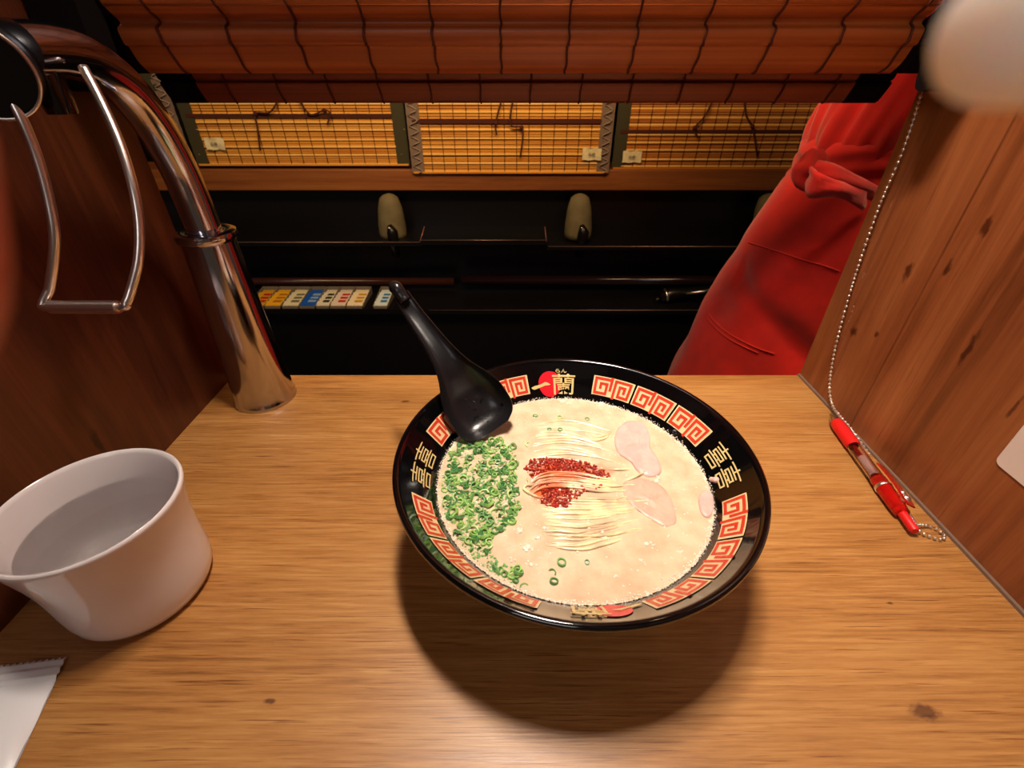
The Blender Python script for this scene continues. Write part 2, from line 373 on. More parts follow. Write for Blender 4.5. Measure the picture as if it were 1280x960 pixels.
# ================================================================= FAR SIDE OF THE AISLE
YO = 1.47
rail = MB(); rail.box((-1.9, 1.460, -.028), (1.9, 1.60, .030))
o = rail.build('counter_rail', M['rail'], smooth=False, bevel=.003)
tag(o, 'long wooden counter rail across the aisle under the bamboo blinds', 'rail')
BT = .52
def panel_blind(x0, x1, zb, y, tapes, knots, tagx, label, m, step=.0062, bar_z=.15, white_edge=False, tall=None):
    root = empty('bamboo_blind', ((x0+x1)/2, y, zb), label, 'blind', 'bamboo blinds across the aisle')
    s = MB(); z = zb; i = 0
    zt = .55
    while z < zt:
        h = step * (.78 + .1 * math.sin(i * 1.7))
        tilt = .0012 * math.sin(i * 2.1 + x0)
        s.box((x0, y + tilt, z), (x1, y + .0016 + tilt, z + h)); z += step; i += 1
    so = s.build('slat_field', m, root, smooth=False); so['kind'] = 'stuff'
    s = MB(); z = zb + .004; i = 0
    while z < zt:
        j_ = .002 * math.sin(i * 2.3 + x0 * 9); s.box((x0, y - .0022, z + j_), (x1, y - .0002, z + j_ + .0036)); z += .0208; i += 1
    so = s.build('bright_slats', M['slat_hi'], root, smooth=False); so['kind'] = 'stuff'
    s = MB(); z = zb + .001; i = 0  # dark strips painted as shaded gaps below the bright slats
    while z < zt:
        j_ = .002 * math.sin(i * 2.3 + x0 * 9); s.box((x0, y - .0010, z + j_), (x1, y - .0002, z + j_ + .0022)); z += .0208; i += 1
    so = s.build('slat_gap_shade', M['slat_gap'], root, smooth=False); so['kind'] = 'stuff'
    t = MB(); nth = int((x1 - x0) / .036)
    for k in range(nth + 1):
        x = x0 + .02 + (x1 - x0 - .04) * k / nth
        t.tube([(x + .0008 * math.sin(k + j), y - .0016, zb + (zt - zb) * j / 10) for j in range(11)], .0011, 4)
    to = t.build('thread', M['string'], root); to['kind'] = 'stuff'
    for side, tm in zip((0, 1), tapes):
        if tm is None: continue
        xa = x0 - .004 if side == 0 else x1 - .032
        e = MB(); rows = []
        nn = 60
        for j in range(nn + 1):
            zz = zb + (zt - zb) * j / nn
            rows.append([(xa, y - .003 - .0012 * math.sin(j * 1.9), zz), (xa + .036, y - .003 + .0012 * math.sin(j * 1.9), zz)])
        e.grid(rows); e.build('edge_tape', tm, root)
        if tm is M['tape_grey']:             # looped stitching
            q = MB(); lp = []
            for j in range(120):
                lp.append((xa + .018 + .012 * math.sin(j * 1.1), y - .006 - .002 * math.cos(j * 1.1), zb + (zt - zb) * j / 119))
            q.tube(lp, .0016, 5); q.build('loop_stitching', mat('grey_thread', S((150, 130, 118)), .6), root)
    # stiffening bar
    q = MB(); q.box((x0 + .01, y - .004, bar_z), (x1 - .03, y - .0005, bar_z + .009)); q.build('stiffening_bar', M['string'], root, smooth=False)
    q = MB(); q.box((x0, y - .004, zb - .001), (x1, y + .006, zb + .004)); q.build('bottom_bar', m, root, smooth=False)
    for (ps) in knots:
        P3 = [Vector((p[0], y - .009 - .003 * (j % 2), p[1])) for j, p in enumerate(ps)]
        q = MB(); q.tube(smooth_path(P3, 6), .0024, 5)
        kn = P3[len(P3)//2]
        q.ball(kn, .006, 7, 5); q.build('tie_cord', M['string'], root)
    for tx, tz in tagx:
        q = MB(); w, hh = .027, .015
        rows = [[(tx - w + 2*w*i/6, y - .008 - .002*math.sin(i*1.3 + j), tz - hh + 2*hh*j/4 + .0012*math.sin(i*2.0)) for i in range(7)] for j in range(5)]
        q.grid(rows); q.build('cloth_tag', M['tagcloth'], root)
        q = MB()                              # faint printed marks on the tag
        for dx in (-.006, .004):
            q.tube([(tx + dx + .0035*math.cos(a_), y - .0115, tz + .0035*math.sin(a_)) for a_ in [i*PI/4 for i in range(8)]], .0009, 4, closed=True)
        q.build('tag_print', mat('grey_print', S((120, 110, 90)), .6), root)
def oz(u, v): p = pt(u, v, y=YO - .01); return (p.x, p.z)
panel_blind(-.98, oz(212, 90)[0] - .03, .040, YO, (M['tape'], M['tape_grey']), [], [], 'leftmost bamboo blind, mostly hidden behind the faucet', M['slat'])
panel_blind(oz(231, 160)[0], oz(505, 160)[0], .040, YO, (M['tape'], M['tape']),
            [[oz(350, 120), oz(338, 140), oz(319, 142), oz(322, 158), oz(325, 188)], [oz(372, 122), oz(388, 143), oz(405, 138), oz(413, 142), oz(409, 156)]],
            [oz(268, 180)], 'bamboo blind second from left, its tag at the lower left corner', M['slat'], bar_z=oz(400, 147)[1])
panel_blind(oz(512, 160)[0], oz(764, 160)[0], .022, YO - .016, (M['tape_grey'], M['tape_grey']),
            [[oz(627, 125), oz(620, 153), oz(621, 168)], [oz(641, 125), oz(638, 155), oz(652, 159), oz(653, 175), oz(650, 196)]],
            [oz(739, 192)], 'middle bamboo blind with grey looped edges and close grid threads', M['slat'], bar_z=oz(600, 154)[1])
panel_blind(oz(772, 160)[0], oz(1031, 160)[0], .0315, YO - .004, (M['tape'], M['tape_dk']),
            [[oz(890, 127), oz(880, 145), oz(868, 160), oz(872, 172)], [oz(930, 127), oz(932, 145), oz(940, 158), oz(942, 172), oz(946, 195)]],
            [oz(790, 196)], 'bamboo blind beside the red apron, its tag at the lower left', M['slat2'], bar_z=oz(900, 167)[1])

# black cabinet below the rail
cb = empty('aisle_cabinet', (0, 1.5, -.80), 'black cabinet with open shelves under the far counter rail', 'cabinet')
a = MB(); a.box((-1.9, 1.50, -.80), (1.9, 1.56, -.03)); a.build('back_panel', M['blk_panel'], cb, smooth=False)
def slab(name, x0, x1, yf, yb, z, th, m=M['blk_panel']):
    a = MB(); a.box((x0, yf, z - th), (x1, yb, z)); a.build(name, m, cb, smooth=False)
e1 = pt(300, 303, y=1.35); e2 = pt(526, 303, y=1.35); e3 = pt(684, 305, y=1.35)
slab('upper_shelf', -1.9, e2.x, 1.353, 1.50, e1.z, .012); slab('upper_shelf', e2.x, e3.x, 1.353, 1.50, e1.z + .004, .012); slab('upper_shelf', e3.x, 1.9, 1.353, 1.50, e3.z - .006, .012)
def strip(x0, x1, y, z, r=.0013):
    a = MB(); a.tube([(x0, y, z), (x1, y, z)], r, 6); a.build('shelf_edging', M['edge_metal'], cb)
strip(-1.2, e2.x - .004, 1.351, e1.z); strip(e2.x, e3.x, 1.351, e1.z + .006); strip(e3.x + .004, 1.2, 1.351, e3.z - .008)
for u0, u1 in ((525, 534), (683, 679)):
    p = pt(u0, 302, y=1.35); a = MB(); a.tube([p, (p.x + (0.012 if u0 < 600 else -.004), 1.38, p.z + .035)], .0014, 5)
    a.build('shelf_end_clip', mat('pinkish_metal', S((170, 110, 100)), .4, .5), cb)
l1 = pt(600, 388, y=1.27)
slab('lower_shelf', -1.9, 1.9, 1.273, 1.50, l1.z, .014); strip(-.25, 1.2, 1.271, l1.z, .001)
a = MB(); a.box((-1.9, 1.30, -.80), (1.9, 1.32, l1.z - .02)); a.build('lower_front', M['blk_panel'], cb, smooth=False)
p = pt(500, 352, y=1.44)
a = MB(); a.tube([(-1.6, 1.44, p.z), (-.19, 1.44, p.z)], .013, 16)
o = a.build('water_pipe', M['pipe'], origin=(-.8, 1.44, p.z)); tag(o, 'dark brown pipe running behind the sauce sachet bins', 'pipe')
a = MB(); a.tube([(-.16, 1.42, p.z + .012), (1.6, 1.42, p.z + .012)], .015, 16)
o = a.build('water_pipe', mat('black_pipe', S((30, 16, 20)), .16), origin=(.8, 1.42, p.z + .012)); tag(o, 'glossy black pipe running behind the lower shelf on the right', 'pipe')

# sachet bins on the lower shelf
cols = [((200, 150, 40), (190, 50, 30), 'small bin of red and yellow sachets nearest the chrome faucet'),
        ((225, 170, 40), (190, 130, 30), 'small bin of plain yellow sachets, second from the faucet'),
        ((215, 210, 175), (120, 120, 95), 'small bin of off-white sachets beside the blue ones'),
        ((30, 85, 180), (150, 185, 225), 'small bin of deep blue sachets'),
        ((215, 210, 190), (50, 55, 40), 'small bin of white and black sachets right of the blue ones'),
        ((220, 205, 190), (205, 50, 35), 'small bin of white and red sachets'),
        ((235, 220, 190), (215, 165, 30), 'small bin of yellow and white sachets at the row end'),
        ((205, 220, 225), (60, 130, 185), 'small bin of light blue sachets standing apart by the spoon handle')]
us = [(331, 348), (350, 367), (371, 388), (391, 408), (410, 424), (427, 443), (446, 463), (478, 492)]
for (c1, c2, lab), (ua, ub) in zip(cols, us):
    yb_, yf_ = 1.395, 1.278
    z0 = l1.z; xa = pt(ua - 1, 370, y=yb_ - .01).x; xb = pt(ub + 2.5, 370, y=yb_ - .01).x
    r = empty('sachet_bin', ((xa + xb)/2, 1.33, z0), lab, 'bin', 'sachet bins on the lower shelf')
    th = .002; hh = .025
    a = MB(); a.box((xa, yf_, z0), (xb, yb_, z0 + th)); a.box((xa, yb_ - th, z0), (xb, yb_, z0 + hh)); a.box((xa, yf_, z0), (xb, yf_ + th, z0 + .010))
    for x_ in (xa, xb - th):
        a.add([(x_, yf_, z0), (x_ + th, yf_, z0), (x_ + th, yb_, z0), (x_, yb_, z0), (x_, yf_, z0+.010), (x_+th, yf_, z0+.010), (x_+th, yb_, z0+hh), (x_, yb_, z0+hh)],
              [(0,3,2,1),(4,5,6,7),(0,1,5,4),(1,2,6,5),(2,3,7,6),(3,0,4,7)])
    a.build('bin_box', M['bin'], r, smooth=False)
    ma = mat('sachet_a', S(c1), .3, emit=0); mb_ = mat('sachet_b', S(c2), .3)
    a = MB()
    a.add([(xa+.003, yf_+.004, z0+.009), (xb-.003, yf_+.004, z0+.009), (xb-.003, yb_-.004, z0+.015), (xa+.003, yb_-.004, z0+.015)], [(0, 1, 2, 3)])
    for k in range(4):
        a.add([(xa+.003, yf_+.006+.02*k, z0+.010+.001*k), (xb-.003, yf_+.006+.02*k, z0+.010+.001*k), (xb-.003, yf_+.024+.02*k, z0+.016+.001*k), (xa+.003, yf_+.024+.02*k, z0+.016+.001*k)], [(0, 1, 2, 3)])
    a.build('sachet_stack', ma, r, smooth=False)
    a = MB(); xm = xa + (xb - xa) * .45
    for k in range(3):
        zz = z0 + .0165 + .001*k
        a.box((xm, yf_+.018+.022*k, zz - .001), (xb-.006, yf_+.030+.022*k, zz + .0005))
    a.build('sachet_print', mb_, r, smooth=False)

# pale wrapped pipe stubs under the rail
for i, (u, lean) in enumerate(((492, .010), (722, -.012), (958, -.02))):
    b0 = pt(u, 296, y=1.42); t0 = pt(u - (6 if i == 0 else -3), 247, y=1.42)
    lab = ['pale wrapped pipe stub under the rail, leftmost of three', 'pale wrapped pipe stub under the rail, middle of three', 'pale wrapped pipe stub partly hidden by the red apron'][i]
    r = empty('pipe_stub', b0, lab, 'pipe', 'wrapped pipe stubs under the far rail')
    ax = (t0 - b0)
    a = MB(); prof = [b0 + ax * k / 8 for k in range(9)]
    a.tube(prof + [t0 + ax*.06, t0 + ax * .1], [.040, .041, .041, .040, .0385, .037, .035, .031, .026, .017, .004], 20)
    a.build('insulation', M['foamwrap'], r)
    a = MB(); a.tube([b0 + Vector((.006, -.02, -.05)), b0 + Vector((.008, -.038, -.005)), b0 + Vector((.01, -.046, .028)), b0 + Vector((.004, -.044, .048))], [.012, .016, .016, .006], 10)
    a.build('valve_body', M['dark_plastic'], r)
    a = MB(); a.ball(b0 + Vector((.004, -.05, .04)), .005); a.build('screw', M['chrome'], r)

# black valve handle lying at the right of the lower shelf
vb = pt(850, 372, y=1.33)
r = empty('shut_off_valve', vb, 'small black valve with chrome band beside the red apron', 'valve')
a = MB(); q = pt(838, 368, y=1.33); a.tube([q + Vector((-.03, 0, -.01)), q + Vector((.0, 0, 0)), q + Vector((.03, 0, .004)), q + Vector((.11, 0, .014)), q + Vector((.14, 0, .012))], [.018, .022, .017, .014, .008], 12)
a.build('body', M['dark_plastic'], r)
a = MB(); a.tube([q + Vector((-.016, -.001, -.004)), q + Vector((-.010, -.001, -.002))], .0215, 14); a.build('chrome_band', M['wire'], r)
a = MB(); a.tube([q + Vector((.04, -.02, .012)), q + Vector((.09, -.025, .020)), q + Vector((.115, -.02, .03))], [.004, .005, .002], 8); a.build('lever', M['wire'], r)
a = MB(); a.tube([q + Vector((-.045, 0, l1.z - q.z + .004)), q + Vector((-.03, 0, -.012))], .008, 8); a.build('foot', M['dark_plastic'], r)

# ================================================================= PERSON IN THE AISLE
PX, PY = .612, .82
pr = empty('person', (PX, PY, -.80), 'person in red apron and shirt standing in the aisle behind the right partition', 'person')
def skin_mesh(name, verts, edges, radii, parent, mt, root=0, sub=2):
    me = bpy.data.meshes.new(name); me.from_pydata([tuple(v) for v in verts], edges, []); me.update()
    ob = link(name, me, parent, mt, False)
    ob.modifiers.new('skin', 'SKIN').use_smooth_shade = True
    s = ob.modifiers.new('sub', 'SUBSURF'); s.levels = sub; s.render_levels = sub
    if not me.skin_vertices: me.skin_vertices.new() if hasattr(me.skin_vertices, 'new') else None
    dat = me.skin_vertices[0].data
    for i, rr in enumerate(radii):
        dat[i].radius = rr if isinstance(rr, tuple) else (rr, rr); dat[i].use_root = (i == root)
    return ob
bpy.context.view_layer.update()
fl = -.80
V = [(0,0,.93),(0,0,1.05),(0,0,1.20),(0,0,1.34),(0,-.005,1.42),(-.01,-.01,1.50),(-.02,-.015,1.58),(-.02,-.015,1.655),
     (.0,-.09,.88),(-.01,-.10,.48),(.02,-.10,.09),(-.10,-.11,.03),
     (.0,.09,.88),(.04,.10,.48),(.10,.10,.09),(-.02,.11,.03),
     (0,-.17,1.37),(-.20,-.20,1.24),(-.40,-.14,1.19),(-.46,-.12,1.19),
     (0,.17,1.37),(-.20,.20,1.24),(-.40,.14,1.19),(-.46,.12,1.19)]
V = [(PX + v[0], PY + v[1], fl + v[2]) for v in V]
E_ = [(0,1),(1,2),(2,3),(3,4),(4,5),(5,6),(6,7),(0,8),(8,9),(9,10),(10,11),(0,12),(12,13),(13,14),(14,15),(3,16),(16,17),(17,18),(18,19),(3,20),(20,21),(21,22),(22,23)]
R_ = [(.06,.065),(.05,.055),(.055,.065),(.07,.08),.055,.05,.085,.07,.085,.058,.04,.035,.085,.058,.04,.035,.05,.04,.032,.026,.05,.04,.032,.026]
skin_mesh('body', V, E_, R_, pr, M['skin'], 0)
# face and hair (above the blind, out of the photo's view)
hx, hy, hz = PX - .02, PY - .015, fl + 1.60
a = MB(); a.ball((hx + .012, hy, hz + .022), .098, 20, 14, (1.0, .92, 1.08)); a.build('hair', M['hair'], pr)
for s in (-1, 1):
    a = MB(); a.ball((hx - .083, hy + s * .03, hz - .005), .012, 10, 8); a.build('eye', M['white_pl'], pr)
    a = MB(); a.ball((hx + .0, hy + s * .085, hz - .02), .025, 10, 8, (.7, .35, 1.2)); a.build('ear', M['skin'], pr)
a = MB(); a.tube([(hx - .08, hy, hz), (hx - .105, hy, hz - .035), (hx - .085, hy, hz - .042)], [.008, .013, .008], 8); a.build('nose', M['skin'], pr)
a = MB(); a.tube([(hx - .086, hy - .022, hz - .065), (hx - .092, hy, hz - .067), (hx - .086, hy + .022, hz - .065)], [.003, .006, .003], 8); a.build('mouth', M['redink'], pr)
for s in (-1, 1):                          # hands with five fingers
    wx, wy, wz = PX - .46, PY + s * .12, fl + 1.19
    Vh = [(wx, wy, wz), (wx - .05, wy, wz)]; Eh = [(0, 1)]; Rh = [(.022, .024), (.014, .034)]
    for k, (dy, ln) in enumerate(((-.028, .055), (-.010, .072), (.010, .078), (.028, .070))):
        n = len(Vh); Vh += [(wx - .085, wy + dy, wz), (wx - .085 - ln*.5, wy + dy, wz - .008), (wx - .085 - ln*.85, wy + dy, wz - .03)]
        Eh += [(1, n), (n, n+1), (n+1, n+2)]; Rh += [.010, .0085, .0075]
    n = len(Vh); Vh += [(wx - .04, wy + s*-.04, wz - .01), (wx - .075, wy + s*-.055, wz - .02)]; Eh += [(1, n), (n, n+1)]; Rh += [.012, .009]
    skin_mesh('hand', Vh, Eh, Rh, pr, M['skin'], 0, 1)
# trousers
a = MB()
for s, kx in ((-1, (0, -.01, .02)), (1, (0, .04, .10))):
    y = PY + s * .078
    a.tube([(PX, PY + s*.045, fl + .84), (PX + kx[0], y, fl + .72), (PX + kx[1], y, fl + .44), (PX + kx[2], y, fl + .10)], [.085, .082, .074, .068], 20)
a.build('trousers', M['trouser'], pr)
for s, kx in ((-1, .0), (1, .07)):
    a = MB(); a.ball((PX + kx - .02, PY + s*.105, fl + .045), .06, 16, 10, (2.1, .8, .75)); a.build('shoe', M['dark_plastic'], pr)
def loft(name, secs, m, nseg=72, fold=None, rows=40, capt=False):
    """secs: (z, centre x, centre y, rx, ry)"""
    sp = smooth_path([(s[0], s[1], s[2]) for s in secs], 8); sq = smooth_path([(s[3], s[4], 0) for s in secs], 8)
    R = []
    for i, (c, q) in enumerate(zip(sp, sq)):
        row = []
        for j in range(nseg):
            an = 2*PI*j/nseg; f = fold(an, c.x) if fold else 0
            row.append((c.y + (q.x + f)*math.cos(an), c.z + (q.y + f)*math.sin(an), c.x))
        R.append(row)
    mb = MB(); mb.grid(R, closed=True); return mb.build(name, m, pr)
def shirt_fold(an, z):
    k = max(0, min(1, (z - .14) / .10)); w = 1 - .35*k
    return (.006*w)*math.sin(an*17 + z*6) + .004*math.sin(an*29 - z*14) * w + .006*math.sin(an*7+z*20)
loft('shirt', [(.12, .598, PY, .115, .105), (.15, .600, PY, .118, .105), (.19, .600, PY, .120, .115), (.24, .616, PY, .127, .125), (.32, .640, PY, .138, .145), (.45, .635, PY, .145, .17), (.57, .620, PY, .130, .185), (.63, .612, PY, .08, .12)], M['red_cloth'], fold=shirt_fold, nseg=144)
for s in (-1, 1):
    a = MB(); a.tube([(PX + .01, PY + s*.15, fl + 1.385), (PX - .09, PY + s*.185, fl + 1.32), (PX - .19, PY + s*.20, fl + 1.25), (PX - .28, PY + s*.178, fl + 1.22)], [.085, .078, .068, .06], 18)
    a.build('sleeve', M['red_cloth'], pr)
def skirt_fold(an, z):
    k = max(0, min(1, (.12 - z) / .25))
    n = noise.noise(Vector((math.cos(an)*2.2, math.sin(an)*2.2, z*5)))
    n2 = noise.noise(Vector((math.cos(an)*1.2 + 5, math.sin(an)*1.2, z*9)))
    d = math.exp(-((z + .115 + .10*math.cos(an + .6)) / .022)**2) * .014     # the crease across the thigh
    return (.018*n + .010*n2) * k - d * (1 if an > PI else .3) * k
bpx = PX - .01
loft('apron_skirt', [(.135, .600, PY, .122, .110), (.118, .600, PY, .132, .122), (.100, .600, PY, .142, .134), (.02, .592, PY, .166, .155), (-.06, .587, PY, .178, .165), (-.12, .582, PY, .186, .17), (-.266, .566, PY, .226, .18), (-.38, .56, PY, .238, .185)], M['red_cloth'], fold=skirt_fold, nseg=144)
# waist band, knot, bow tail
def band_fold(an, z): return .0022*math.sin(z*230 + 3*math.sin(an*2.5)) + .0015*math.sin(an*11)
loft('waist_band', [(.180, .602, PY, .114, .108), (.174, .602, PY, .124, .118), (.160, .602, PY, .128, .121), (.145, .602, PY, .129, .122), (.128, .602, PY, .131, .124), (.114, .602, PY, .134, .126), (.106, .602, PY, .122, .114)], M['red_cloth'], fold=band_fold, nseg=96)
def yk(u, v, y): return pt(u, v, y=y)
def cloth_strip(name, A, B, th=.004, n=4, wob=.002):
    A = smooth_path(A, n); B = smooth_path(B, n); rows = []
    for i in range(len(A)):
        r_ = []
        for j in range(7):
            p = A[i].lerp(B[i], j/6); p = p + Vector((0, -.006*math.sin(PI*j/6) + wob*math.sin(i*.9 + j*1.4), 0)); r_.append(p)
        rows.append(r_)
    mb = MB(); mb.grid(rows); ob = mb.build(name, M['red_cloth'], pr)
    s = ob.modifiers.new('solid', 'SOLIDIFY'); s.thickness = th; s.offset = 0
    return ob
yk0 = PY - .135
a = MB(); kc = yk(1012, 212, yk0 - .005)
a.ball(kc, .021, 24, 16, (1.0, .6, 1.25))
a.v = [tuple(Vector(v) + (Vector(v) - kc) * .35 * noise.noise(Vector(v) * 70)) for v in a.v]
kb = a.build('apron_knot', M['red_cloth'], pr)
cloth_strip('apron_bow', [yk(1010, 200, yk0 - .004), yk(1040, 205, yk0 - .022), yk(1075, 222, yk0 - .02), yk(1100, 236, yk0 + .01)],
            [yk(1008, 215, yk0 - .004), yk(1028, 222, yk0 - .026), yk(1062, 238, yk0 - .02), yk(1094, 252, yk0 + .01)])
cloth_strip('apron_bow', [yk(1012, 206, yk0 - .012), yk(1022, 215, yk0 - .035), yk(1052, 228, yk0 - .036), yk(1080, 236, yk0 - .012)],
            [yk(1008, 228, yk0 - .012), yk(1011, 246, yk0 - .030), yk(1046, 246, yk0 - .034), yk(1078, 262, yk0 - .012)])
# seams on the apron: thin raised lines pressed on the skirt
def on_skirt(u, v, off=.0015):
    d = ray(u, v); best = None
    dg = SKIRT_EV
    hit, loc, nrm, idx = dg.ray_cast(Vector((0, 0, H)) - PROOT, d)
    return (loc + PROOT + nrm * (off if nrm.dot(d) < 0 else -off)) if hit else None
bpy.context.view_layer.update()
PROOT = Vector(pr.location)
sk = [c for c in pr.children if c.name.startswith('apron_skirt')][0]
SKIRT_EV = sk
for line in ([(936, 303), (955, 309), (980, 317), (1005, 325), (1030, 332), (1050, 339)], [(886, 393), (900, 408), (915, 419), (932, 428), (950, 436), (968, 442)], [(884, 398), (898, 413), (913, 424), (930, 433), (948, 441)]):
    ps = [p for p in (on_skirt(*q) for q in line) if p]
    if len(ps) > 2:
        a = MB(); a.tube(smooth_path(ps, 5), .0010, 5); a.build('apron_seam', M['red_seam'], pr)

# ================================================================= FAUCET
fx, fy = -.2455, .374
fr = empty('faucet', (fx, fy, 0), 'chrome pillar water faucet with wire push lever at left rear', 'faucet')
a = MB(); a.lathe([(0, .001), (.0278, .001), (.0284, .0), (.0284, .003), (.0278, .004), (.0265, .02), (.0243, .06), (.0222, .10), (.0200, .150), (.0198, .158), (.0, .158)], (fx, fy, 0), 64)
a.build('column', M['chrome'], fr, angle=40)
a = MB(); a.lathe([(.013, .156), (.0205, .156), (.0222, .158), (.0226, .1605), (.0222, .163), (.019, .1645), (.016, .1635), (.013, .1635)], (fx, fy, 0), 64)
a.build('collar', M['chrome'], fr, angle=50)
gp = [(fx, fy, .160), (fx, fy - .001, .185), (fx, fy - .004, .212), (fx, fy - .013, .240), (fx, fy - .028, .262), (fx, fy - .048, .2745), (fx, fy - .070, .2785), (fx, fy - .092, .2785)]
a = MB(); a.tube(smooth_path(gp, 8), .0125, 28); a.build('gooseneck', M['chrome'], fr, angle=60)
hc = pt(-15, 86, y=.272); hax = Vector((.42, -.88, -.12)).normalized()
a = MB(); a.lathe([(0, -.018), (.012, -.018), (.0175, -.012), (.0200, -.004), (.0200, .008), (.0188, .0095), (.0, .0095)], hc, 48, axis=hax)
a.build('spout_head', M['dark_plastic'], fr, angle=50)
a = MB(); a.lathe([(.0192, .0085), (.0207, .0085), (.0207, .0100), (.0192, .0102)], hc, 48, axis=hax, closed=True)
a.build('chrome_ring', M['wire'], fr)
a = MB(); a.lathe([(0, 0), (.007, 0), (.0075, .004), (.0075, .022), (.0, .022)], (fx, fy - .082, .250), 24); a.build('nozzle', M['blk_gloss'], fr, angle=50)
LV = [pt(104, 84, y=.300), pt(128, 130, y=.292), pt(150, 180, y=.282), pt(166, 232, y=.272), pt(174, 280, y=.264), pt(173, 325, y=.256), pt(164, 362, y=.249)]
LV2 = [pt(62, 362, y=.249), pt(67, 325, y=.253), pt(68, 290, y=.257), pt(60, 245, y=.262), pt(46, 195, y=.266), pt(28, 150, y=.268), pt(6, 108, y=.270), pt(-20, 60, y=.268)]
bar = [pt(158, 378, y=.245), pt(148, 384, y=.244), pt(64, 384, y=.244), pt(54, 380, y=.245)]
path = smooth_path(LV, 6)[:-1] + smooth_path([LV[-1]] + bar + [LV2[0]], 6)[:-1] + smooth_path(LV2, 6)
a = MB(); a.tube(path, .0025, 12); a.build('push_lever', M['wire'], fr)
a = MB(); a.tube([bar[1], bar[2]], .0038, 14); a.build('lever_bar', M['wire'], fr, angle=50)

# ================================================================= CUP AND WATER
cx, cy = -.2305, .170
prof = [(0, .0035), (.031, .0035), (.0318, .0), (.0335, .0003), (.0362, .0025), (.0380, .007), (.0388, .014), (.0390, .024), (.0392, .034), (.0398, .045), (.0412, .056), (.0434, .067), (.0446, .0725), (.0450, .0742), (.0448, .0756), (.0438, .0762), (.0428, .0756), (.0420, .0735), (.0392, .060), (.0374, .045), (.0364, .030), (.0356, .016), (.0334, .009), (.026, .007), (0, .007)]
a = MB(); a.lathe(prof, (cx, cy, 0), 96)
o = a.build('cup', M['ceramic'], origin=(cx, cy, 0), angle=60); tag(o, 'white flared drinking cup filled with water, left of the bowl', 'cup')
a = MB(); zw = .0565
a.lathe([(0, .0062), (.0272, .0062), (.0342, .0083), (.0364, .016), (.0372, .030), (.0382, .045), (.0395, zw), (.0, zw)], (cx, cy, 0), 96)
o = a.build('water', M['water'], origin=(cx, cy, .0072), angle=40); tag(o, 'clear water standing inside the white cup', 'water')

# ================================================================= WIPE PACKET, CARD
TR = pt(85, 822, z=0); dr = (pt(20, 960, z=0) - TR).normalized(); lf = (pt(0, 833, z=0) - TR).normalized()
L_, Wd = .125, .048
pk = empty('wet_wipe_packet', TR + dr * .06 + lf * .02, 'white plastic wet wipe packet with a serrated end, bottom left', 'packet')
def pkp(s, t, z): return TR + dr * s + lf * t + Vector((0, 0, z))
rows = []
for i in range(26):
    s = .012 + (L_ - .024) * i / 25; row = []
    for j in range(17):
        t = Wd * j / 16
        e = min(1, (s - .012) / .02, (L_ - .012 - s) / .02); w = max(0, math.sin(PI * j / 16)) ** .6
        row.append(pkp(s, t, .0012 + .0055 * max(0, e) ** .7 * w + .0005 * math.sin(i * .9 + j * .5) * e))
    rows.append(row)
a = MB(); a.grid(rows); bt = [[Vector((p.x, p.y, .0006)) for p in r_] for r_ in rows]; a.grid(bt)
a.build('pouch', M['paper'], pk)
for s0, sg in ((0, 1), (L_, -1)):
    a = MB(); nt_ = 15; n = nt_ * 2
    rows = [[], [], [], [], [], []]
    for j in range(n + 1):
        t = Wd * j / n; tooth = .0017 if j % 2 else 0
        for k in range(6):
            s = (tooth if k == 0 else .0025 + .0019 * (k - 1)) if k < 6 else 0
            s = tooth if k == 0 else .0022 + .002 * (k - 1)
            rows[k].append(pkp(s0 + sg * s, t, .0014 + (.0011 if k % 2 else 0)))
    rows.append([pkp(s0 + sg * .0122, Wd * j / n, .0014) for j in range(n + 1)])
    a.grid(rows); ob = a.build('crimped_end', M['paper'], pk, smooth=False)
    sd = ob.modifiers.new('solid', 'SOLIDIFY'); sd.thickness = .0004

a = MB(); y0, y1, z0, z1 = .105, .2145, .064, .135; rr = .004; out = []
for (yy, zz, a0) in ((y1 - rr, z1 - rr, 0), (y0 + rr, z1 - rr, 90), (y0 + rr, z0 + rr, 180), (y1 - rr, z0 + rr, 270)):
    for k in range(5):
        an = math.radians(a0 + 22.5 * k); out.append((yy + rr * math.cos(an), zz + rr * math.sin(an)))
n = len(out); xs = (XR - .0008, XR - .0001)
a.add([(xs[0], p[0], p[1]) for p in out] + [(xs[1], p[0], p[1]) for p in out], [tuple(range(n)), tuple(range(2*n-1, n-1, -1))] + [(i, (i+1) % n, n+(i+1) % n, n+i) for i in range(n)])
o = a.build('notice_card', M['card'], smooth=False, origin=(XR, .16, .10)); tag(o, 'blank cream card with rounded corner on the right partition', 'card')

# ================================================================= PEN AND BALL CHAIN
A0 = pt(1038, 518, z=.0062); B0 = pt(1144, 664, z=.0058); ax = (B0 - A0); PL = ax.length; axn = ax.normalized()
pn = empty('pen', (A0 + B0) / 2 + Vector((0, 0, -.0055)), 'red click pen with clear barrel lying against the right partition', 'pen')
def seg(name, prof, m, ang=50):
    a = MB(); a.lathe(prof, A0, 28, axis=axn); return a.build(name, m, pn, angle=ang)
seg('tip', [(0, 0), (.0012, .0005), (.0017, .003), (.0042, .010), (.0044, .012), (0, .012)], M['chrome'])
seg('grip', [(.0035, .011), (.0052, .0125), (.0056, .018), (.0056, .040), (.0053, .044), (.0046, .0445)], M['grip'])
seg('barrel', [(.0047, .040), (.0050, .042), (.0051, .09), (.0048, .092), (.0040, .092), (.0040, .042)], M['clear'])
seg('refill', [(0, .030), (.0017, .030), (.0017, .060), (0, .060)], M['ink'])
seg('refill_tube', [(0, .058), (.0029, .058), (.0029, .078), (0, .078)], M['white_pl'])
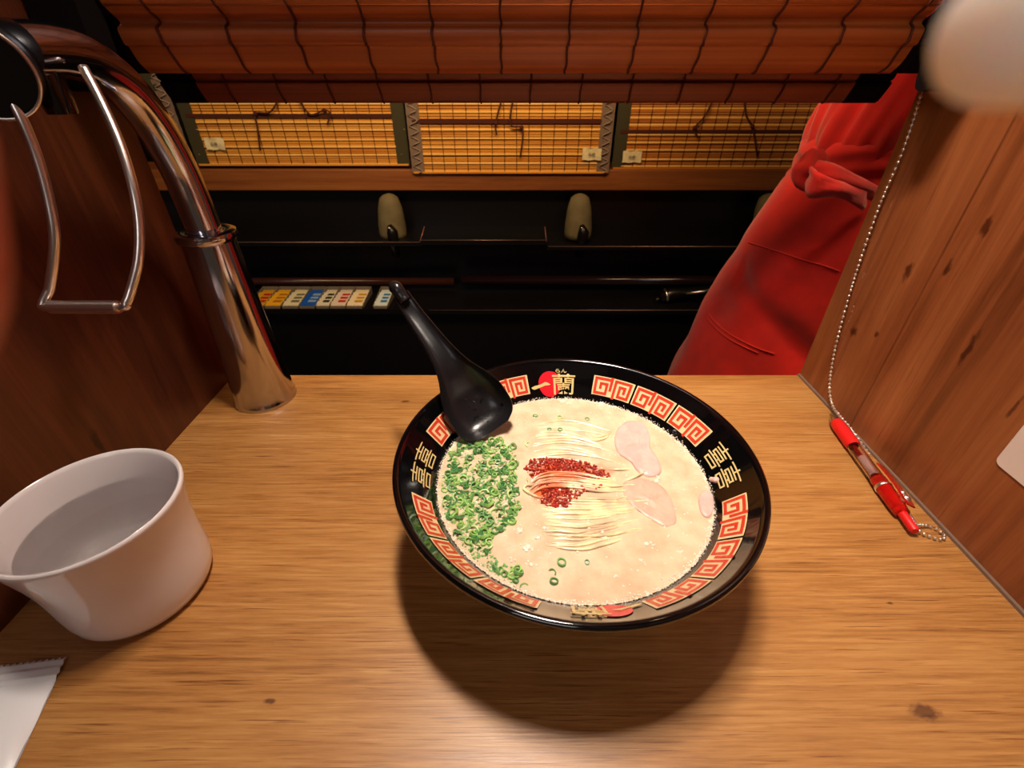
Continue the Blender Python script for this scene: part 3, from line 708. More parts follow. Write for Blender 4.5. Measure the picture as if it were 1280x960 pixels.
seg('cap_end', [(0, .080), (.0040, .080), (.0054, .083), (.0056, .090), (.0055, .108), (.0048, .116), (.0030, .1165)], M['clear_red'])
seg('inner_spring_seat', [(0, .088), (.0044, .088), (.0044, .110), (0, .112)], M['grip'])
seg('metal_ring', [(.0056, .0895), (.0060, .090), (.0060, .0918), (.0056, .0922)], M['wire'])
seg('plunger', [(0, .112), (.0030, .112), (.0031, PL - .002), (.0024, PL), (0, PL)], M['grip'])
side = Vector((0, 0, 1)).cross(axn).normalized()
if side.x < 0: side = -side
cu = (side * .45 + Vector((0, 0, .9))).normalized()
a = MB()
for k in range(12):
    pass
cl = [A0 + axn * (.073 + .0038 * k) + cu * (.0072 + .0009 * math.sin(PI * k / 11)) for k in range(12)]
rows = []
wv = axn.cross(cu).normalized()
for p in cl: rows.append([p + wv * .0034, p + wv * .0034 + cu * .0012, p - wv * .0034 + cu * .0012, p - wv * .0034])
a.grid(rows, closed=True); a.add(rows[0], [(0, 1, 2, 3)]); a.add(rows[-1], [(3, 2, 1, 0)])
a.build('clip', M['clear_red'], pn, smooth=False)
a = MB(); a.ball(A0 + axn * .108 + cu * .0075, .0034, 10, 8, (1, 1, 1)); a.ball(A0 + axn * .103 + cu * .0078, .0028, 10, 8); a.build('clip_rivet', M['wire'], pn)

ch = empty('ball_chain', (XR - .004, .36, .0), 'thin silver ball chain hanging down the right partition to the pen', 'chain')
def xw(x): return XR - x
hang = [pt(1172, 40, x=xw(.010)), pt(1163, 80, x=xw(.006)), pt(1148, 130, x=xw(.004)), pt(1128, 190, x=xw(.004)), pt(1100, 255, x=xw(.004)), pt(1072, 335, x=xw(.0035)), pt(1055, 392, x=xw(.003)), pt(1043, 440, x=xw(.0025)),
        pt(1037, 480, x=xw(.0025)), pt(1040, 505, x=xw(.004)), pt(1050, 520, x=xw(.006)), pt(1062, 534, x=xw(.005)), pt(1078, 556, x=xw(.003)), pt(1098, 585, x=xw(.003)), pt(1115, 607, x=xw(.006)), pt(1128, 630, x=xw(.008)), pt(1144, 655, z=.006)]
loop = [pt(1144, 656, z=.006), pt(1158, 657, z=.002), pt(1172, 662, z=.0018), pt(1181, 671, z=.0018), pt(1174, 674, z=.0018), pt(1158, 669, z=.0018), pt(1146, 661, z=.004)]
def beads(path, step, r, name):
    pts = smooth_path(path, 24); a = MB(); acc = 0; w = MB(); w.tube(pts[::4], r * .22, 4)
    a.ball(pts[0], r, 8, 6)
    for p, q in zip(pts, pts[1:]):
        acc += (q - p).length
        if acc >= step: a.ball(q, r, 8, 6); acc = 0
    o1 = a.build(name, M['wire'], ch); o1['kind'] = 'stuff'; return w
w1 = beads(hang, .0034, .0014, 'hanging_beads'); w2 = beads(loop, .0030, .0012, 'loop_beads')
w1.v and w1.build('link_wire', M['wire'], ch)
hk = pt(1172, 40, x=xw(.010))
a = MB(); a.tube(smooth_path([Vector((XR, hk.y, hk.z + .02)), hk + Vector((-.002, 0, .018)), hk + Vector((-.005, 0, .006)), hk + Vector((-.001, 0, -.002)), hk + Vector((.003, 0, .003))], 6), .0012, 8)
a.build('wall_hook', M['wire'], ch)

# ================================================================= RAMEN BOWL
BX, BY = .0385, .2115
bw = empty('ramen_bowl', (BX, BY, 0), 'wide black ramen bowl with red and gold patterned rim', 'bowl')
prof = [(0, .006), (.034, .006), (.036, .0), (.039, .0), (.0405, .004), (.0425, .010), (.056, .0165), (.075, .030), (.092, .049), (.1025, .0655), (.1060, .0705), (.1092, .0722), (.1100, .0745), (.1097, .0762), (.1083, .0770),
        (.1065, .0762), (.1052, .0742), (.0950, .0631), (.0850, .0522), (.076, .040), (.060, .025), (.040, .0135), (.02, .010), (0, .0095)]
a = MB(); a.lathe(prof, (BX, BY, 0), 160); a.build('bowl_body', M['blk_gloss'], bw, angle=60)
SL = math.hypot(.0202, .022)                 # slope length of the patterned band, r .085 -> .1052
def band(theta, w, off=.00035):              # w metres up the slope
    k = w / SL; r = .085 + .0202 * k; z = .0522 + .022 * k
    nr, nz = -.022 / SL, .0202 / SL
    r += nr * off; z += nz * off
    return Vector((BX + r * math.cos(theta), BY + r * math.sin(theta), z))
RB = .0970
def bpt(th0, s, w, off): return band(th0 - s / RB, w, off)       # s runs clockwise = to the reader's right, outward up
def brect(mb, th0, s0, w0, s1, w1, off=.0005):
    n = max(1, int(abs(s1 - s0) / .0022)); rows = [[bpt(th0, s0 + (s1 - s0) * i / n, w0, off) for i in range(n + 1)], [bpt(th0, s0 + (s1 - s0) * i / n, w1, off) for i in range(n + 1)]]
    mb.grid(rows)
def bpoly(mb, th0, pts, wd, off=.0005):      # axis-aligned polyline in (s, w)
    for p, q in zip(pts, pts[1:]):
        brect(mb, th0, min(p[0], q[0]) - wd/2, min(p[1], q[1]) - wd/2, max(p[0], q[0]) + wd/2, max(p[1], q[1]) + wd/2, off)
W0, W1 = .0072, .0226                        # band of the pattern on the slope
HB = W1 - W0; U = HB / 7.2
P1 = [(6.7, 6.3), (.9, 6.3), (.9, .9), (5.2, .9), (5.2, 4.5), (2.9, 4.5), (2.9, 2.9)]
P2 = [(8.3, .0), (8.3, 6.3), (13.9, 6.3), (13.9, .9), (10.2, .9), (10.2, 4.5), (12.1, 4.5), (12.1, 2.7)]
P1[0] = (6.7, 6.3); LINK = [(6.7, 6.9), (6.7, 2.6)]
TW = 15.0 * U
for q in range(4):
    base = PI/2 - q * PI/2
    for k in range(3):
        thc = base - math.radians(25.2 + 19.9 * k)
        t = MB(); brect(t, thc, -TW/2, W0, TW/2, W1, .00035)
        tile = t.build('meander_tile', M['cream'], bw, smooth=False)
        t = MB()
        for P in (P1, P2, LINK):
            bpoly(t, thc, [(-TW/2 + x * U * .98 + .0003, W0 + y * U) for x, y in P], 1.0 * U, .0006)
        t.build('red_meander', M['redink'], tile, smooth=False)
        tile.children[0].data.transform(Matrix.Identity(4))
# double glyphs at the sides
def joy(mb, th0, s0, wd, hh, off):
    u = wd / 10.; g = hh / 12.; lw = 1.05
    for pl in ([(0, 11), (10, 11)], [(5, 9), (5, 12.2)], [(1.5, 9), (8.5, 9)], [(1.5, 5.6), (1.5, 7.4), (8.5, 7.4), (8.5, 5.6), (1.5, 5.6)],
               [(3.3, 4.2), (3.3, 5.4)], [(6.7, 4.2), (6.7, 5.4)], [(0, 4.1), (10, 4.1)], [(1.2, 2.4), (8.8, 2.4), (8.8, .2), (1.2, .2), (1.2, 2.4)]):
        for p, q in zip(pl, pl[1:]):
            a0, a1 = min(p[0], q[0]) * u - lw*g/2, max(p[0], q[0]) * u + lw*g/2
            b0, b1 = min(p[1], q[1]) * g - lw*g*.38, max(p[1], q[1]) * g + lw*g*.38
            brect(mb, th0, s0 + a0, W0 + b0 + .0005, s0 + a1, W0 + b1 + .0005, off)
for th in (0, PI):
    t = MB(); joy(t, th, -.0166, .0150, HB * .95, .00045); joy(t, th, .0016, .0150, HB * .95, .00045)
    t.build('double_joy_character', M['gold'], bw, smooth=False)
# logo with two characters, at the far and the near side
def glyph(th0, ch_, s0, w0, ws, hs, off, m, parent, name, bold=.0, shear=0):
    c = bpy.data.curves.new('glyph', 'FONT'); c.body = ch_; c.offset = bold
    ob = bpy.data.objects.new('glyph', c); COL.objects.link(ob); bpy.context.view_layer.update()
    me = bpy.data.meshes.new_from_object(ob.evaluated_get(bpy.context.evaluated_depsgraph_get()))
    COL.objects.unlink(ob); bpy.data.objects.remove(ob)
    xs = [v.co.x for v in me.vertices]; ys = [v.co.y for v in me.vertices]
    x0, x1, y0, y1 = min(xs), max(xs), min(ys), max(ys)
    for v in me.vertices:
        fx_ = (v.co.x - x0) / (x1 - x0); fy_ = (v.co.y - y0) / max(1e-6, y1 - y0)
        v.co = bpt(th0, s0 + fx_ * ws, w0 + fy_ * hs + shear * fx_, off)
    return link(name, me, parent, m, False)
for th in (PI/2, -PI/2):
    t = MB(); n = 40; cc = (-.0085, .0134); vs = [bpt(th, cc[0], cc[1], .00035)]
    ring1 = [bpt(th, cc[0] + .0094*.5*math.cos(2*PI*i/n), cc[1] + .0098*.5*math.sin(2*PI*i/n), .00035) for i in range(n)]
    ring2 = [bpt(th, cc[0] + .0094*math.cos(2*PI*i/n), cc[1] + .0104*math.sin(2*PI*i/n), .00035) for i in range(n)]
    t.add([vs[0]] + ring1 + ring2, [(0, 1+i, 1+(i+1) % n) for i in range(n)] + [(1+i, 1+n+i, 1+n+(i+1) % n, 1+(i+1) % n) for i in range(n)])
    lg = t.build('red_logo_disc', M['logored'], bw, smooth=False)
    # brushed horizontal stroke
    t = MB(); up = [(-.0245, .0118), (-.0215, .0128), (-.0165, .0134), (-.0125, .0152), (-.0105, .0146), (-.0082, .0132)]; dn = [(-.0238, .0106), (-.0220, .0098), (-.0165, .0112), (-.0125, .0124), (-.0105, .0124), (-.0082, .0128)]
    t.grid([[bpt(th, s, w, .0006) for s, w in up], [bpt(th, s, w, .0006) for s, w in dn]]); t.build('one_stroke_character', M['gold'], bw, smooth=False)
    glyph(th, '蘭', -.0064, .0048, .0184, .0168, .0006, M['gold'], bw, 'orchid_character', bold=.004)
    glyph(th, 'らん', -.0034, .0223, .0085, .0032, .0006, M['gold'], bw, 'small_reading_character', bold=.01)

# ------------------------------------------------ broth
ZS = .0530; RS = .0858 - .0001
bm_ = bpy.data.materials.new('pork_broth'); bm_.use_nodes = True
def broth_mat(m, base, stain, rough=.12, sss=0.):
    nt = m.node_tree; N = nt.nodes; L = nt.links; b = N['Principled BSDF']
    g = N.new('ShaderNodeNewGeometry'); n1 = N.new('ShaderNodeTexNoise'); n1.inputs['Scale'].default_value = 90; n1.inputs['Detail'].default_value = 4
    L.new(g.outputs['Position'], n1.inputs['Vector'])
    cr = N.new('ShaderNodeMixRGB'); cr.inputs[1].default_value = S((206, 178, 146)); cr.inputs[2].default_value = base; 
    mr = N.new('ShaderNodeMapRange'); mr.inputs[1].default_value = .35; mr.inputs[2].default_value = .65; L.new(n1.outputs[0], mr.inputs[0]); L.new(mr.outputs[0], cr.inputs[0])
    col = cr.outputs[0]
    for (cx_, cy_, rx_, ry_) in stain:        # spreading chili oil
        mp = N.new('ShaderNodeMapping'); mp.vector_type = 'POINT'
        mp.inputs['Location'].default_value = (-cx_/rx_, -cy_/ry_, 0); mp.inputs['Scale'].default_value = (1/rx_, 1/ry_, 0)
        L.new(g.outputs['Position'], mp.inputs[0])
        ln = N.new('ShaderNodeVectorMath'); ln.operation = 'LENGTH'; L.new(mp.outputs[0], ln.inputs[0])
        ad = N.new('ShaderNodeMath'); ad.operation = 'MULTIPLY_ADD'; ad.inputs[1].default_value = 1.3; L.new(n1.outputs[0], ad.inputs[0]); L.new(ln.outputs['Value'], ad.inputs[2])
        r = N.new('ShaderNodeMapRange'); r.inputs[1].default_value = 1.25; r.inputs[2].default_value = 1.85; r.inputs[3].default_value = .9; r.inputs[4].default_value = 0; L.new(ad.outputs[0], r.inputs[0])
        mx = N.new('ShaderNodeMixRGB'); mx.inputs[2].default_value = S((214, 96, 34)); L.new(col, mx.inputs[1]); L.new(r.outputs[0], mx.inputs[0]); col = mx.outputs[0]
    L.new(col, b.inputs['Base Color']); b.inputs['Roughness'].default_value = rough; b.inputs['Coat Weight'].default_value = .3
    n2 = N.new('ShaderNodeTexNoise'); n2.inputs['Scale'].default_value = 260; n2.inputs['Detail'].default_value = 2; L.new(g.outputs['Position'], n2.inputs['Vector'])
    bp = N.new('ShaderNodeBump'); bp.inputs['Strength'].default_value = .18; bp.inputs['Distance'].default_value = .0008; L.new(n2.outputs[0], bp.inputs['Height']); L.new(bp.outputs[0], b.inputs['Normal'])
    if sss: b.inputs['Subsurface Weight'].default_value = sss; b.inputs['Subsurface Scale'].default_value = .003
stp = pt(707, 590, z=ZS); stq = pt(690, 617, z=ZS)
STAIN = [(stp.x, stp.y, .025, .0105), (stq.x, stq.y, .014, .008)]
broth_mat(bm_, S((224, 200, 168)), STAIN)
nd = bpy.data.materials.new('noodle'); nd.use_nodes = True; broth_mat(nd, S((250, 232, 180)), [(s[0], s[1], s[2]*.95, s[3]*.95) for s in STAIN], .2)
a = MB(); a.lathe([(RS * k / 30, ZS + .0006 * math.sin(k * .7) * 0 + (.0004 * (k/30)**12)) for k in range(1, 31)], (BX, BY, 0), 120)
a.add([(BX + RS/30*math.cos(2*PI*j/120), BY + RS/30*math.sin(2*PI*j/120), ZS) for j in range(120)], [tuple(range(120))])
a.lathe([(RS, ZS + .0004), (.076, .0405), (.060, .0255), (.02, .0108), (0.0001, .0105)], (BX, BY, 0), 60)
o = a.build('broth', bm_, origin=(BX, BY, .0105)); tag(o, 'creamy pale pork broth filling the black bowl', 'soup')

# noodles: strands that break the surface
nm = MB()
def strand(pts, lift=.0004, r=.00085):
    P3 = []
    for i, (u, v) in enumerate(pts):
        p = pt(u, v, z=ZS); k = i / (len(pts) - 1)
        P3.append(Vector((p.x, p.y, ZS - .0016 + (lift + .0016) * max(0, math.sin(PI * k)) ** .45)))
    nm.tube(smooth_path(P3, 7), r, 6)
R2 = random.Random(3)
for k in range(26):                          # lower bundle
    f = k / 25; v0 = 606 + 76 * f; x0 = 652 + 28 * f + R2.uniform(-8, 8) + (18 if f < .25 else 0); x1 = 808 + R2.uniform(-26, 26) - 20 * f
    bow = R2.uniform(4, 10) * (1 if f > .1 else .3)
    pts = [(x0 + (x1 - x0) * t, v0 + bow * math.sin(PI * (t * .9)) - 14 * f * t * t + R2.uniform(-1.2, 1.2)) for t in (0, .15, .3, .5, .7, .85, 1)]
    strand(pts, R2.uniform(-.0003, .0007))
for k in range(14):                          # upper bundle
    f = k / 13; v0 = 531 + 46 * f; x0 = 652 + R2.uniform(-6, 12); x1 = 770 + R2.uniform(-25, 20)
    pts = [(x0 + (x1 - x0) * t, v0 - 9 * math.sin(PI * t) + 9 * t + R2.uniform(-1, 1)) for t in (0, .2, .4, .6, .8, 1)]
    strand(pts, R2.uniform(-.0004, .0004))
for k in range(8):                           # strands across the chili
    v0 = 592 + 2.6 * k; x0 = 664 + R2.uniform(-8, 6)
    pts = [(x0, v0 + 12), (x0 + 12, v0 + 4), (x0 + 30, v0), (x0 + 60, v0 + 1), (x0 + 90, v0 + 5), (x0 + 118 + R2.uniform(-10, 14), v0 + 3)]
    strand(pts, .0012 + .0003 * (k % 3))
strand([(690, 622), (672, 622), (656, 614), (658, 608), (672, 607), (690, 610)], .0012)
strand([(655, 595), (661, 602), (662, 608), (676, 604), (690, 594)], .001)
strand([(735, 545), (745, 551), (757, 548), (762, 540)], .0006); strand([(738, 540), (748, 546), (760, 543), (768, 534)], .0004)
strand([(750, 585), (775, 588), (792, 585)], .0008); strand([(775, 601), (790, 599), (806, 592), (820, 596)], .001)
o = nm.build('noodles', nd, origin=(BX, BY, ZS)); tag(o, 'thin pale yellow noodles breaking the broth in the middle of the bowl', 'noodles', kind='stuff')

def blob(name, px, th, m, sub=2, zb=ZS - .0014, wob=.0004):
    P = [pt(u, v, z=ZS) for u, v in px]; P = smooth_path(P, 4, closed=True); c = sum(P, Vector()) / len(P)
    a = MB(); rows = []
    for k, h in ((1.0, 0), (1.0, .55), (.95, .9), (.8, 1.0), (.6, .96), (.4, 1.02), (.2, .97), (.02, 1.0)):
        rows.append([Vector((c.x + (p.x - c.x) * k, c.y + (p.y - c.y) * k, zb + th * h + wob * noise.noise(Vector((p.x, p.y, 0)) * k * 260))) for p in P])
    a.grid(rows, closed=True); o = a.build(name, m, origin=(c.x, c.y, zb)); return o
o = blob('pork_slice', [(768, 548), (775, 533), (790, 526), (804, 530), (812, 545), (813, 560), (824, 578), (826, 592), (812, 597), (797, 590), (788, 578), (772, 566)], .0030, M['meat'], wob=.0012)
tag(o, 'pink folded pork slice near the back right of the bowl', 'meat', 'pork slices in the broth')
o = blob('pork_slice', [(778, 606), (792, 597), (814, 600), (832, 612), (842, 632), (846, 652), (832, 659), (812, 649), (794, 636), (781, 622)], .0021, M['meat2'], wob=.0011)
tag(o, 'pale greyish pork slice right of the noodles, just under the surface', 'meat', 'pork slices in the broth')
o = blob('pork_slice', [(873, 622), (884, 613), (891, 622), (892, 637), (886, 648), (876, 642)], .0030, M['meat'])
tag(o, 'small pink pork slice at the right edge of the broth', 'meat', 'pork slices in the broth')
p = band(-.07, .0070); a = MB(); a.ball(p, .0022, 8, 6, (1.2, 1, .8)); a.ball(p + Vector((-.002, .0014, -.001)), .0016, 7, 5)
o = a.build('pork_scrap', M['meat'], origin=p); tag(o, 'tiny pink pork scrap stuck on the right inner wall of the bowl', 'meat')

# chili paste
ca = MB()
def inside(px, u, v):
    c = False; j = len(px) - 1
    for i in range(len(px)):
        if (px[i][1] > v) != (px[j][1] > v) and u < (px[j][0]-px[i][0])*(v-px[i][1])/(px[j][1]-px[i][1]) + px[i][0]: c = not c
        j = i
    return c
patches = [[(655, 586), (662, 574), (682, 571), (705, 573), (730, 576), (750, 583), (766, 594), (752, 600), (735, 597), (712, 590), (690, 587), (672, 594), (664, 596)],
           [(673, 604), (700, 602), (722, 604), (752, 604), (756, 610), (728, 614), (722, 622), (710, 632), (692, 634), (675, 629), (678, 616)]]
for px in patches:
    us_ = [p[0] for p in px]; vs_ = [p[1] for p in px]; cnt = 0
    while cnt < (620 if px is patches[0] else 480):
        u = R2.uniform(min(us_), max(us_)); v = R2.uniform(min(vs_), max(vs_))
        if not inside(px, u, v): continue
        p = pt(u, v, z=ZS + .0012); ca.ball((p.x, p.y, ZS + R2.uniform(-.0002, .0016)), R2.uniform(.0004, .0010), 5, 3, (R2.uniform(.8, 1.7), 1, .7)); cnt += 1
o = ca.build('chili_paste', M['chili'], origin=(stp.x, stp.y, ZS)); tag(o, 'coarse dark red chili paste on the noodles at the bowl centre', 'sauce', kind='stuff')

# spring onions
gm = []
for i, (c1, ro) in enumerate((((112, 166, 92), .3), ((152, 200, 108), .3), ((88, 146, 84), .3), ((196, 220, 152), .3))):
    gm.append(mat('spring_onion_' + 'abcd'[i], S(c1), ro, var=.2, vscale=300, coat=.2))
def ring_me(r, h, mi, arc=1.0, tilt=0):
    a = MB(); n = 12; k = int(n * arc); rows = []
    for j in range(k + (0 if arc >= 1 else 1)):
        an = 2*PI*j/n; c, s_ = math.cos(an), math.sin(an)
        rows.append([(c*r, s_*r*.88, 0), (c*r, s_*r*.88, h), (c*r*.68, s_*r*.6, h), (c*r*.68, s_*r*.6, 0)])
    if arc >= 1: rows.append(rows[0])
    a.grid(rows, closed=True); me = a.mesh('spring_onion'); me.materials.append(gm[mi])
    for p in me.polygons: p.use_smooth = False
    return me
metas = [ring_me(.0021, .0013, 0), ring_me(.0025, .0012, 1), ring_me(.0018, .0016, 2), ring_me(.0024, .0012, 0, .55), ring_me(.0026, .0012, 3, .5), ring_me(.0022, .0014, 2, .6), ring_me(.0016, .0012, 1)]
pile = [(575, 543), (600, 549), (625, 551), (642, 556), (647, 580), (645, 610), (650, 640), (636, 660), (617, 672), (612, 690), (628, 705), (648, 712), (654, 722), (640, 732), (615, 722), (592, 704), (572, 680), (556, 652), (546, 622), (543, 592), (554, 565)]
n_ = 0; placed = []
while n_ < 285:
    u = R2.uniform(540, 660); v = R2.uniform(540, 736)
    if not inside(pile, u, v): continue
    if v > 680 and R2.random() < .45: continue
    p = pt(u, v, z=ZS)
    if (p.x - BX)**2 + (p.y - BY)**2 > (RS - .003)**2: continue
    if any((p.x-q[0])**2 + (p.y-q[1])**2 < .0016**2 for q in placed): 
        if R2.random() < .8: continue
    placed.append((p.x, p.y))
    o = bpy.data.objects.new('spring_onion', R2.choice(metas)); COL.objects.link(o)
    o.location = (p.x, p.y, ZS - .0004 + R2.uniform(0, .0010)); o.rotation_euler = (R2.uniform(-.7, .7), R2.uniform(-.7, .7), R2.uniform(0, 6.28))
    k = R2.uniform(.8, 1.35); o.scale = (k, k, k)
    tag(o, 'chopped green spring onion in the pile at the left side of the broth', 'vegetable', 'spring onions piled at the left of the broth'); n_ += 1
# finer chopped bits of the pile, beyond counting
a = MB(); n_ = 0
while n_ < 900:
    u = R2.uniform(540, 660); v = R2.uniform(540, 736)
    if not inside(pile, u, v): continue
    p = pt(u, v, z=ZS)
    if (p.x - BX)**2 + (p.y - BY)**2 > (RS - .002)**2: continue
    a.ball((p.x, p.y, ZS + R2.uniform(-.0002, .0005)), R2.uniform(.0004, .0009), 5, 3, (R2.uniform(.7, 1.8), R2.uniform(.7, 1.4), .6)); n_ += 1
o = a.build('spring_onion_bits', gm[0], smooth=False, origin=(BX - .06, BY, ZS)); tag(o, 'fine crumbs of spring onion between the slices at the left of the bowl', 'vegetable', kind='stuff')
singles = [(669, 520, 'lone spring onion slice in the back broth beside the spoon'), (734, 524, 'spring onion slice floating alone at the far back of the broth'),
           (700, 522, 'pale spring onion slice between the two slices at the far back'), (687, 537, 'left of the two spring onion slices above the noodles'), (700, 538, 'right of the two spring onion slices above the noodles'),
           (702, 704, 'round spring onion slice floating in the clear front broth'), (734, 703, 'small spring onion slice rightmost in the front broth'),
           (690, 716, 'upper of the paired spring onion slices in the front broth'), (692, 728, 'lower grey-green slice of the pair in the front broth'), (660, 556, 'bright green spring onion slice at the noodles left end'),
           (641, 719, 'large ring slice at the front tip of the spring onion pile'), (655, 734, 'slice at the front edge below the spring onion pile')]
for i, (u, v, lab) in enumerate(singles):
    p = pt(u, v, z=ZS); o = bpy.data.objects.new('spring_onion', metas[(0, 0, 1, 2, 2, 0, 2, 5, 2, 4, 1, 3)[i]]); COL.objects.link(o)
    o.location = (p.x, p.y, ZS - .0006); o.rotation_euler = (R2.uniform(-.2, .2), R2.uniform(-.2, .2), R2.uniform(0, 6)); k = (1.0, .9, .9, .9, 1.1, 1.35, .9, 1, 1.3, 1, 1.3, 1)[i]; o.scale = (k, k, k)
    tag(o, lab, 'vegetable', 'single spring onion slices')

# foam and bubbles
a = MB()
for k in range(1500):
    an = R2.uniform(0, 2*PI); wgt = .45 + .55 * abs(math.cos(an / 2 + .3))
    if R2.random() > wgt: continue
    r = RS - abs(R2.gauss(0, .0014)) + .0002; a.ball((BX + r*math.cos(an), BY + r*math.sin(an), ZS + .0004), R2.uniform(.00025, .0008), 5, 3, (1, 1, .6))
for k in range(1500):
    an = R2.uniform(0, 2*PI); h = abs(R2.gauss(0, .0007)); r = RS + h * .92 - .0002
    a.ball((BX + r*math.cos(an), BY + r*math.sin(an), ZS + h + .0003), R2.uniform(.00015, .00045), 5, 3)
for k in range(420):
    an = R2.uniform(0, 2*PI); r = RS * math.sqrt(R2.random()) * .98; x, y = BX + r*math.cos(an), BY + r*math.sin(an)
    a.ball((x, y, ZS), R2.uniform(.0003, .0008), 6, 4, (1, 1, .5))
for (u, v, s) in ((660, 687, .0028), (648, 662, .002), (672, 672, .0016), (752, 664, .0016), (815, 680, .0016), (822, 598, .0018), (771, 619, .0016), (766, 600, .0016), (700, 500, .0022), (706, 503, .002), (752, 503, .0026), (640, 625, .002), (600, 640, .0015), (690, 590, .001), (808, 630, .0013), (843, 636, .0009), (745, 684, .0018), (640, 700, .002), (560, 610, .0015), (705, 655, .0013), (735, 660, .0016), (760, 675, .0012)):
    p = pt(u, v, z=ZS)
    for k in range(5): a.ball((p.x + R2.gauss(0, s*.55), p.y + R2.gauss(0, s*.35), ZS + .0003), s * R2.uniform(.25, .5), 8, 5, (1, 1, .5))
o = a.build('foam_bubbles', M['foam'], origin=(BX, BY, ZS)); tag(o, 'fine froth and fat bubbles on the broth surface and along its edge', 'foam', kind='stuff')

a = MB()
for (u, v, q) in ((751, 505, .0024), (703, 502, .0021), (712, 504, .0016), (660, 684, .0020), (650, 664, .0016), (673, 672, .0012), (821, 601, .0017), (808, 680, .0015), (640, 624, .0016), (632, 630, .0012), (596, 628, .0013), (611, 724, .0018), (598, 728, .0013), (664, 706, .0014), (757, 672, .0013), (700, 612, .0010), (680, 660, .0012), (808, 590, .0010), (855, 612, .0008), (577, 566, .0012), (560, 590, .0012), (620, 588, .0010), (735, 655, .0014), (722, 690, .001), (800, 700, .0010), (770, 720, .001), (850, 690, .0009)):
    p = pt(u, v, z=ZS)
    for k in range(3):
        a.ball((p.x + (R2.gauss(0, q * 1.1) if k else 0), p.y + (R2.gauss(0, q * .6) if k else 0), ZS), q * (1 if k == 0 else R2.uniform(.3, .6)), 12, 8, (1, 1, .6))
o = a.build('oil_bubbles', M['foam'], origin=(BX, BY, ZS)); tag(o, 'glossy pale bubbles scattered over the broth', 'bubbles', kind='stuff')

# ================================================================= SPOON
S0 = pt(604, 518, z=.0685); S1 = pt(497, 364, z=.140)
sd_ = S1 - S0; SLn = sd_.length; st = sd_.normalized()
tocam = (Vector((0, 0, H)) - (S0 + S1) / 2).normalized()
snm = (tocam - st * tocam.dot(st)).normalized(); snm = (snm + Vector((0, 0, .5))).normalized(); snm = (snm - st * snm.dot(st)).normalized()
sw = st.cross(snm).normalized()
if sw.x < 0: sw = -sw
sp = empty('soup_spoon', S0, 'black plastic ramen spoon leaning in the back left of the bowl', 'spoon')
# stations: distance along, half width, depth of the trough, bend off the axis
ST = [(-.020, .0115, .0030, -.001), (-.014, .0185, .0075, -.0025), (-.006, .0218, .0105, -.003), (.004, .0225, .0118, -.0025), (.016, .0222, .0122, -.001), (.028, .0205, .0108, .000), (.040, .0168, .0085, .0015), (.052, .0128, .0062, .003), (.066, .0098, .0045, .004), (.085, .0078, .0034, .003), (.105, .0068, .0028, .001), (.125, .0060, .0022, -.001), (.138, .0056, .0018, -.001), (SLn - .004, .0052, .0014, .0)]
q_ = (SLn - .004) / .150
ST = [(s_[0] * q_, s_[1], s_[2], s_[3]) for s_ in ST[:-1]] + [ST[-1]]
K = smooth_path([(s[0], s[1], s[2]) for s in ST], 5); Kb = smooth_path([(s[3], 0, 0) for s in ST], 5)
def srow(k, kb, inner):
    row = []; n = 17; d, hw, dp = k; th = .0016
    for j in range(n):
        x = -1 + 2 * j / (n - 1); 
        prof_ = -dp * max(0, 1 - abs(x) ** 3.2) ** .75
        w = hw * x; z_ = prof_ + kb
        if not inner: z_ -= th; w *= 1 + th / hw * .6
        row.append(S0 + st * d + sw * w + snm * (z_ + .004))
    return row
rowsI = [srow(k, kb.x, True) for k, kb in zip(K, Kb)]; rowsO = [srow(k, kb.x, False) for k, kb in zip(K, Kb)]
a = MB(); rows = [i_ + o_[::-1] for i_, o_ in zip(rowsI, rowsO)]
a.grid(rows, closed=True); n = len(rows[0]); a.add(rows[0], [tuple(range(n))]); a.add(rows[-1], [tuple(range(n-1, -1, -1))])
a.build('spoon_blade', M['spoon'], sp, angle=55)
he = S0 + st * (SLn - .004) + snm * .003
a = MB(); a.tube(smooth_path([he - st*.006, he, he + st*.005 + snm*.001, he + st*.008 - snm*.004, he + st*.006 - snm*.009], 5), [.0042]*4 + [.0046]*4 + [.0045]*5 + [.0042]*5 + [.0035]*3, 12)
a.build('hooked_tip', M['spoon'], sp)
a = MB()
for k in range(60):
    ii = R2.randrange(8, 26); jj = R2.randrange(6, 15); p = rowsI[ii][jj]
    a.ball(p + snm*.0002 + sw*R2.gauss(0, .001) + st*R2.gauss(0, .001), R2.uniform(.0003, .0007), 6, 4)
o = a.build('water_drops', M['drop'], sp); o['kind'] = 'stuff'

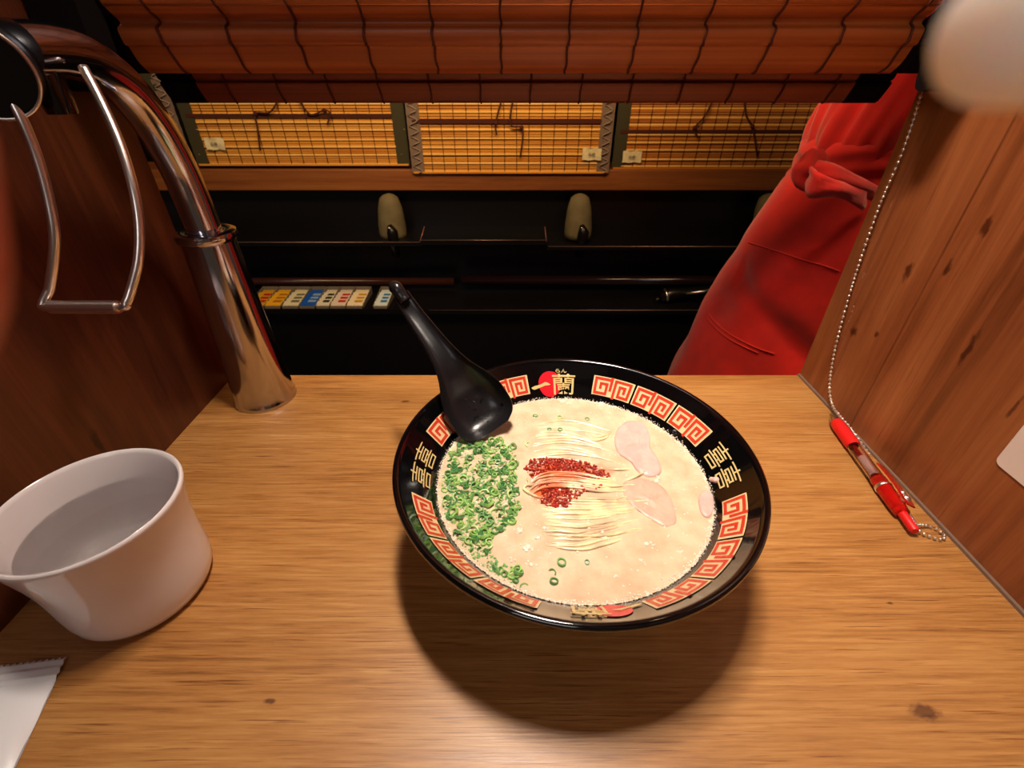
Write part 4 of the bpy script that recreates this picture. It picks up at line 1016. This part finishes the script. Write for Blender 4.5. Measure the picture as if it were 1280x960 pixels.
# ================================================================= PHOTOGRAPHER'S HANDS AT THE LENS
F = Vector((0, CP, -SP)); UU = Vector((0, SP, CP)); XX = Vector((1, 0, 0)); C0 = Vector((0, 0, H))
def cp(x, u, f): return C0 + XX*x + UU*u + F*f
hm_l = mat('finger_skin_left_dim', S((200, 112, 86)), .5, sss=.35); hm_r = mat('finger_skin_right_lit', S((252, 234, 228)), .45, sss=.9); hm_r.node_tree.nodes['Principled BSDF'].inputs['Subsurface Scale'].default_value = .02  # one person's skin: left coloured dim, right whitened as if overlit by the lamp
def hand(label, sgn, tip, mt):
    # tip: list of points of the finger that reaches the lens, tip last
    root = empty('person', tip[0], label, 'person')
    wr = tip[0] + XX * sgn * .065 + UU * -.055 - F * .045
    fore = wr + XX * sgn * .10 - UU * .13 - F * .10
    palm = tip[0].lerp(wr, .5)
    V_ = [fore, fore.lerp(wr, .6), wr, palm]; E2 = [(0, 1), (1, 2), (2, 3)]; R3 = [.034, .028, (.024, .018), (.030, .016)]
    i0 = 3
    for t_ in tip:
        V_.append(t_); E2.append((i0, len(V_) - 1)); i0 = len(V_) - 1
    R3 += ([.0088, .0082, .0075, .0062] if sgn < 0 else [.0082, .0064, .0041, .0029])
    for k in range(1, 4):
        b_ = tip[0] - UU * .019 * k + XX * sgn * .004; ln = (.022, .020, .016)[k-1]
        n = len(V_); V_ += [b_, b_ - F * .004 + XX * -sgn * .004 - F * .012, b_ - F * .030 + XX * -sgn * .001]
        E2 += [(3, n), (n, n+1), (n+1, n+2)]; R3 += [.0088, .0080, .0068]
    n = len(V_); V_ += [palm - F * .02 - UU * .02, palm - F * .045 + UU * .005 - XX * sgn * .01]; E2 += [(3, n), (n, n+1)]; R3 += [.011, .009]
    skin_mesh('hand', V_, E2, R3, root, mt, 0, 2)
hand('person holding the camera, blurred reddish left fingertip at the left frame edge', -1,
     [cp(-.062, .030, .006), cp(-.050, .032, .014), cp(-.0278, .016, .0150), cp(-.0232, -.0022, .0145)], hm_l)
hand('person holding the camera, blurred pale right fingertip at the top right corner', 1,
     [cp(.062, .022, .010), cp(.045, .019, .021), cp(.0290, .0165, .0200), cp(.0183, .0143, .0192)], hm_r)
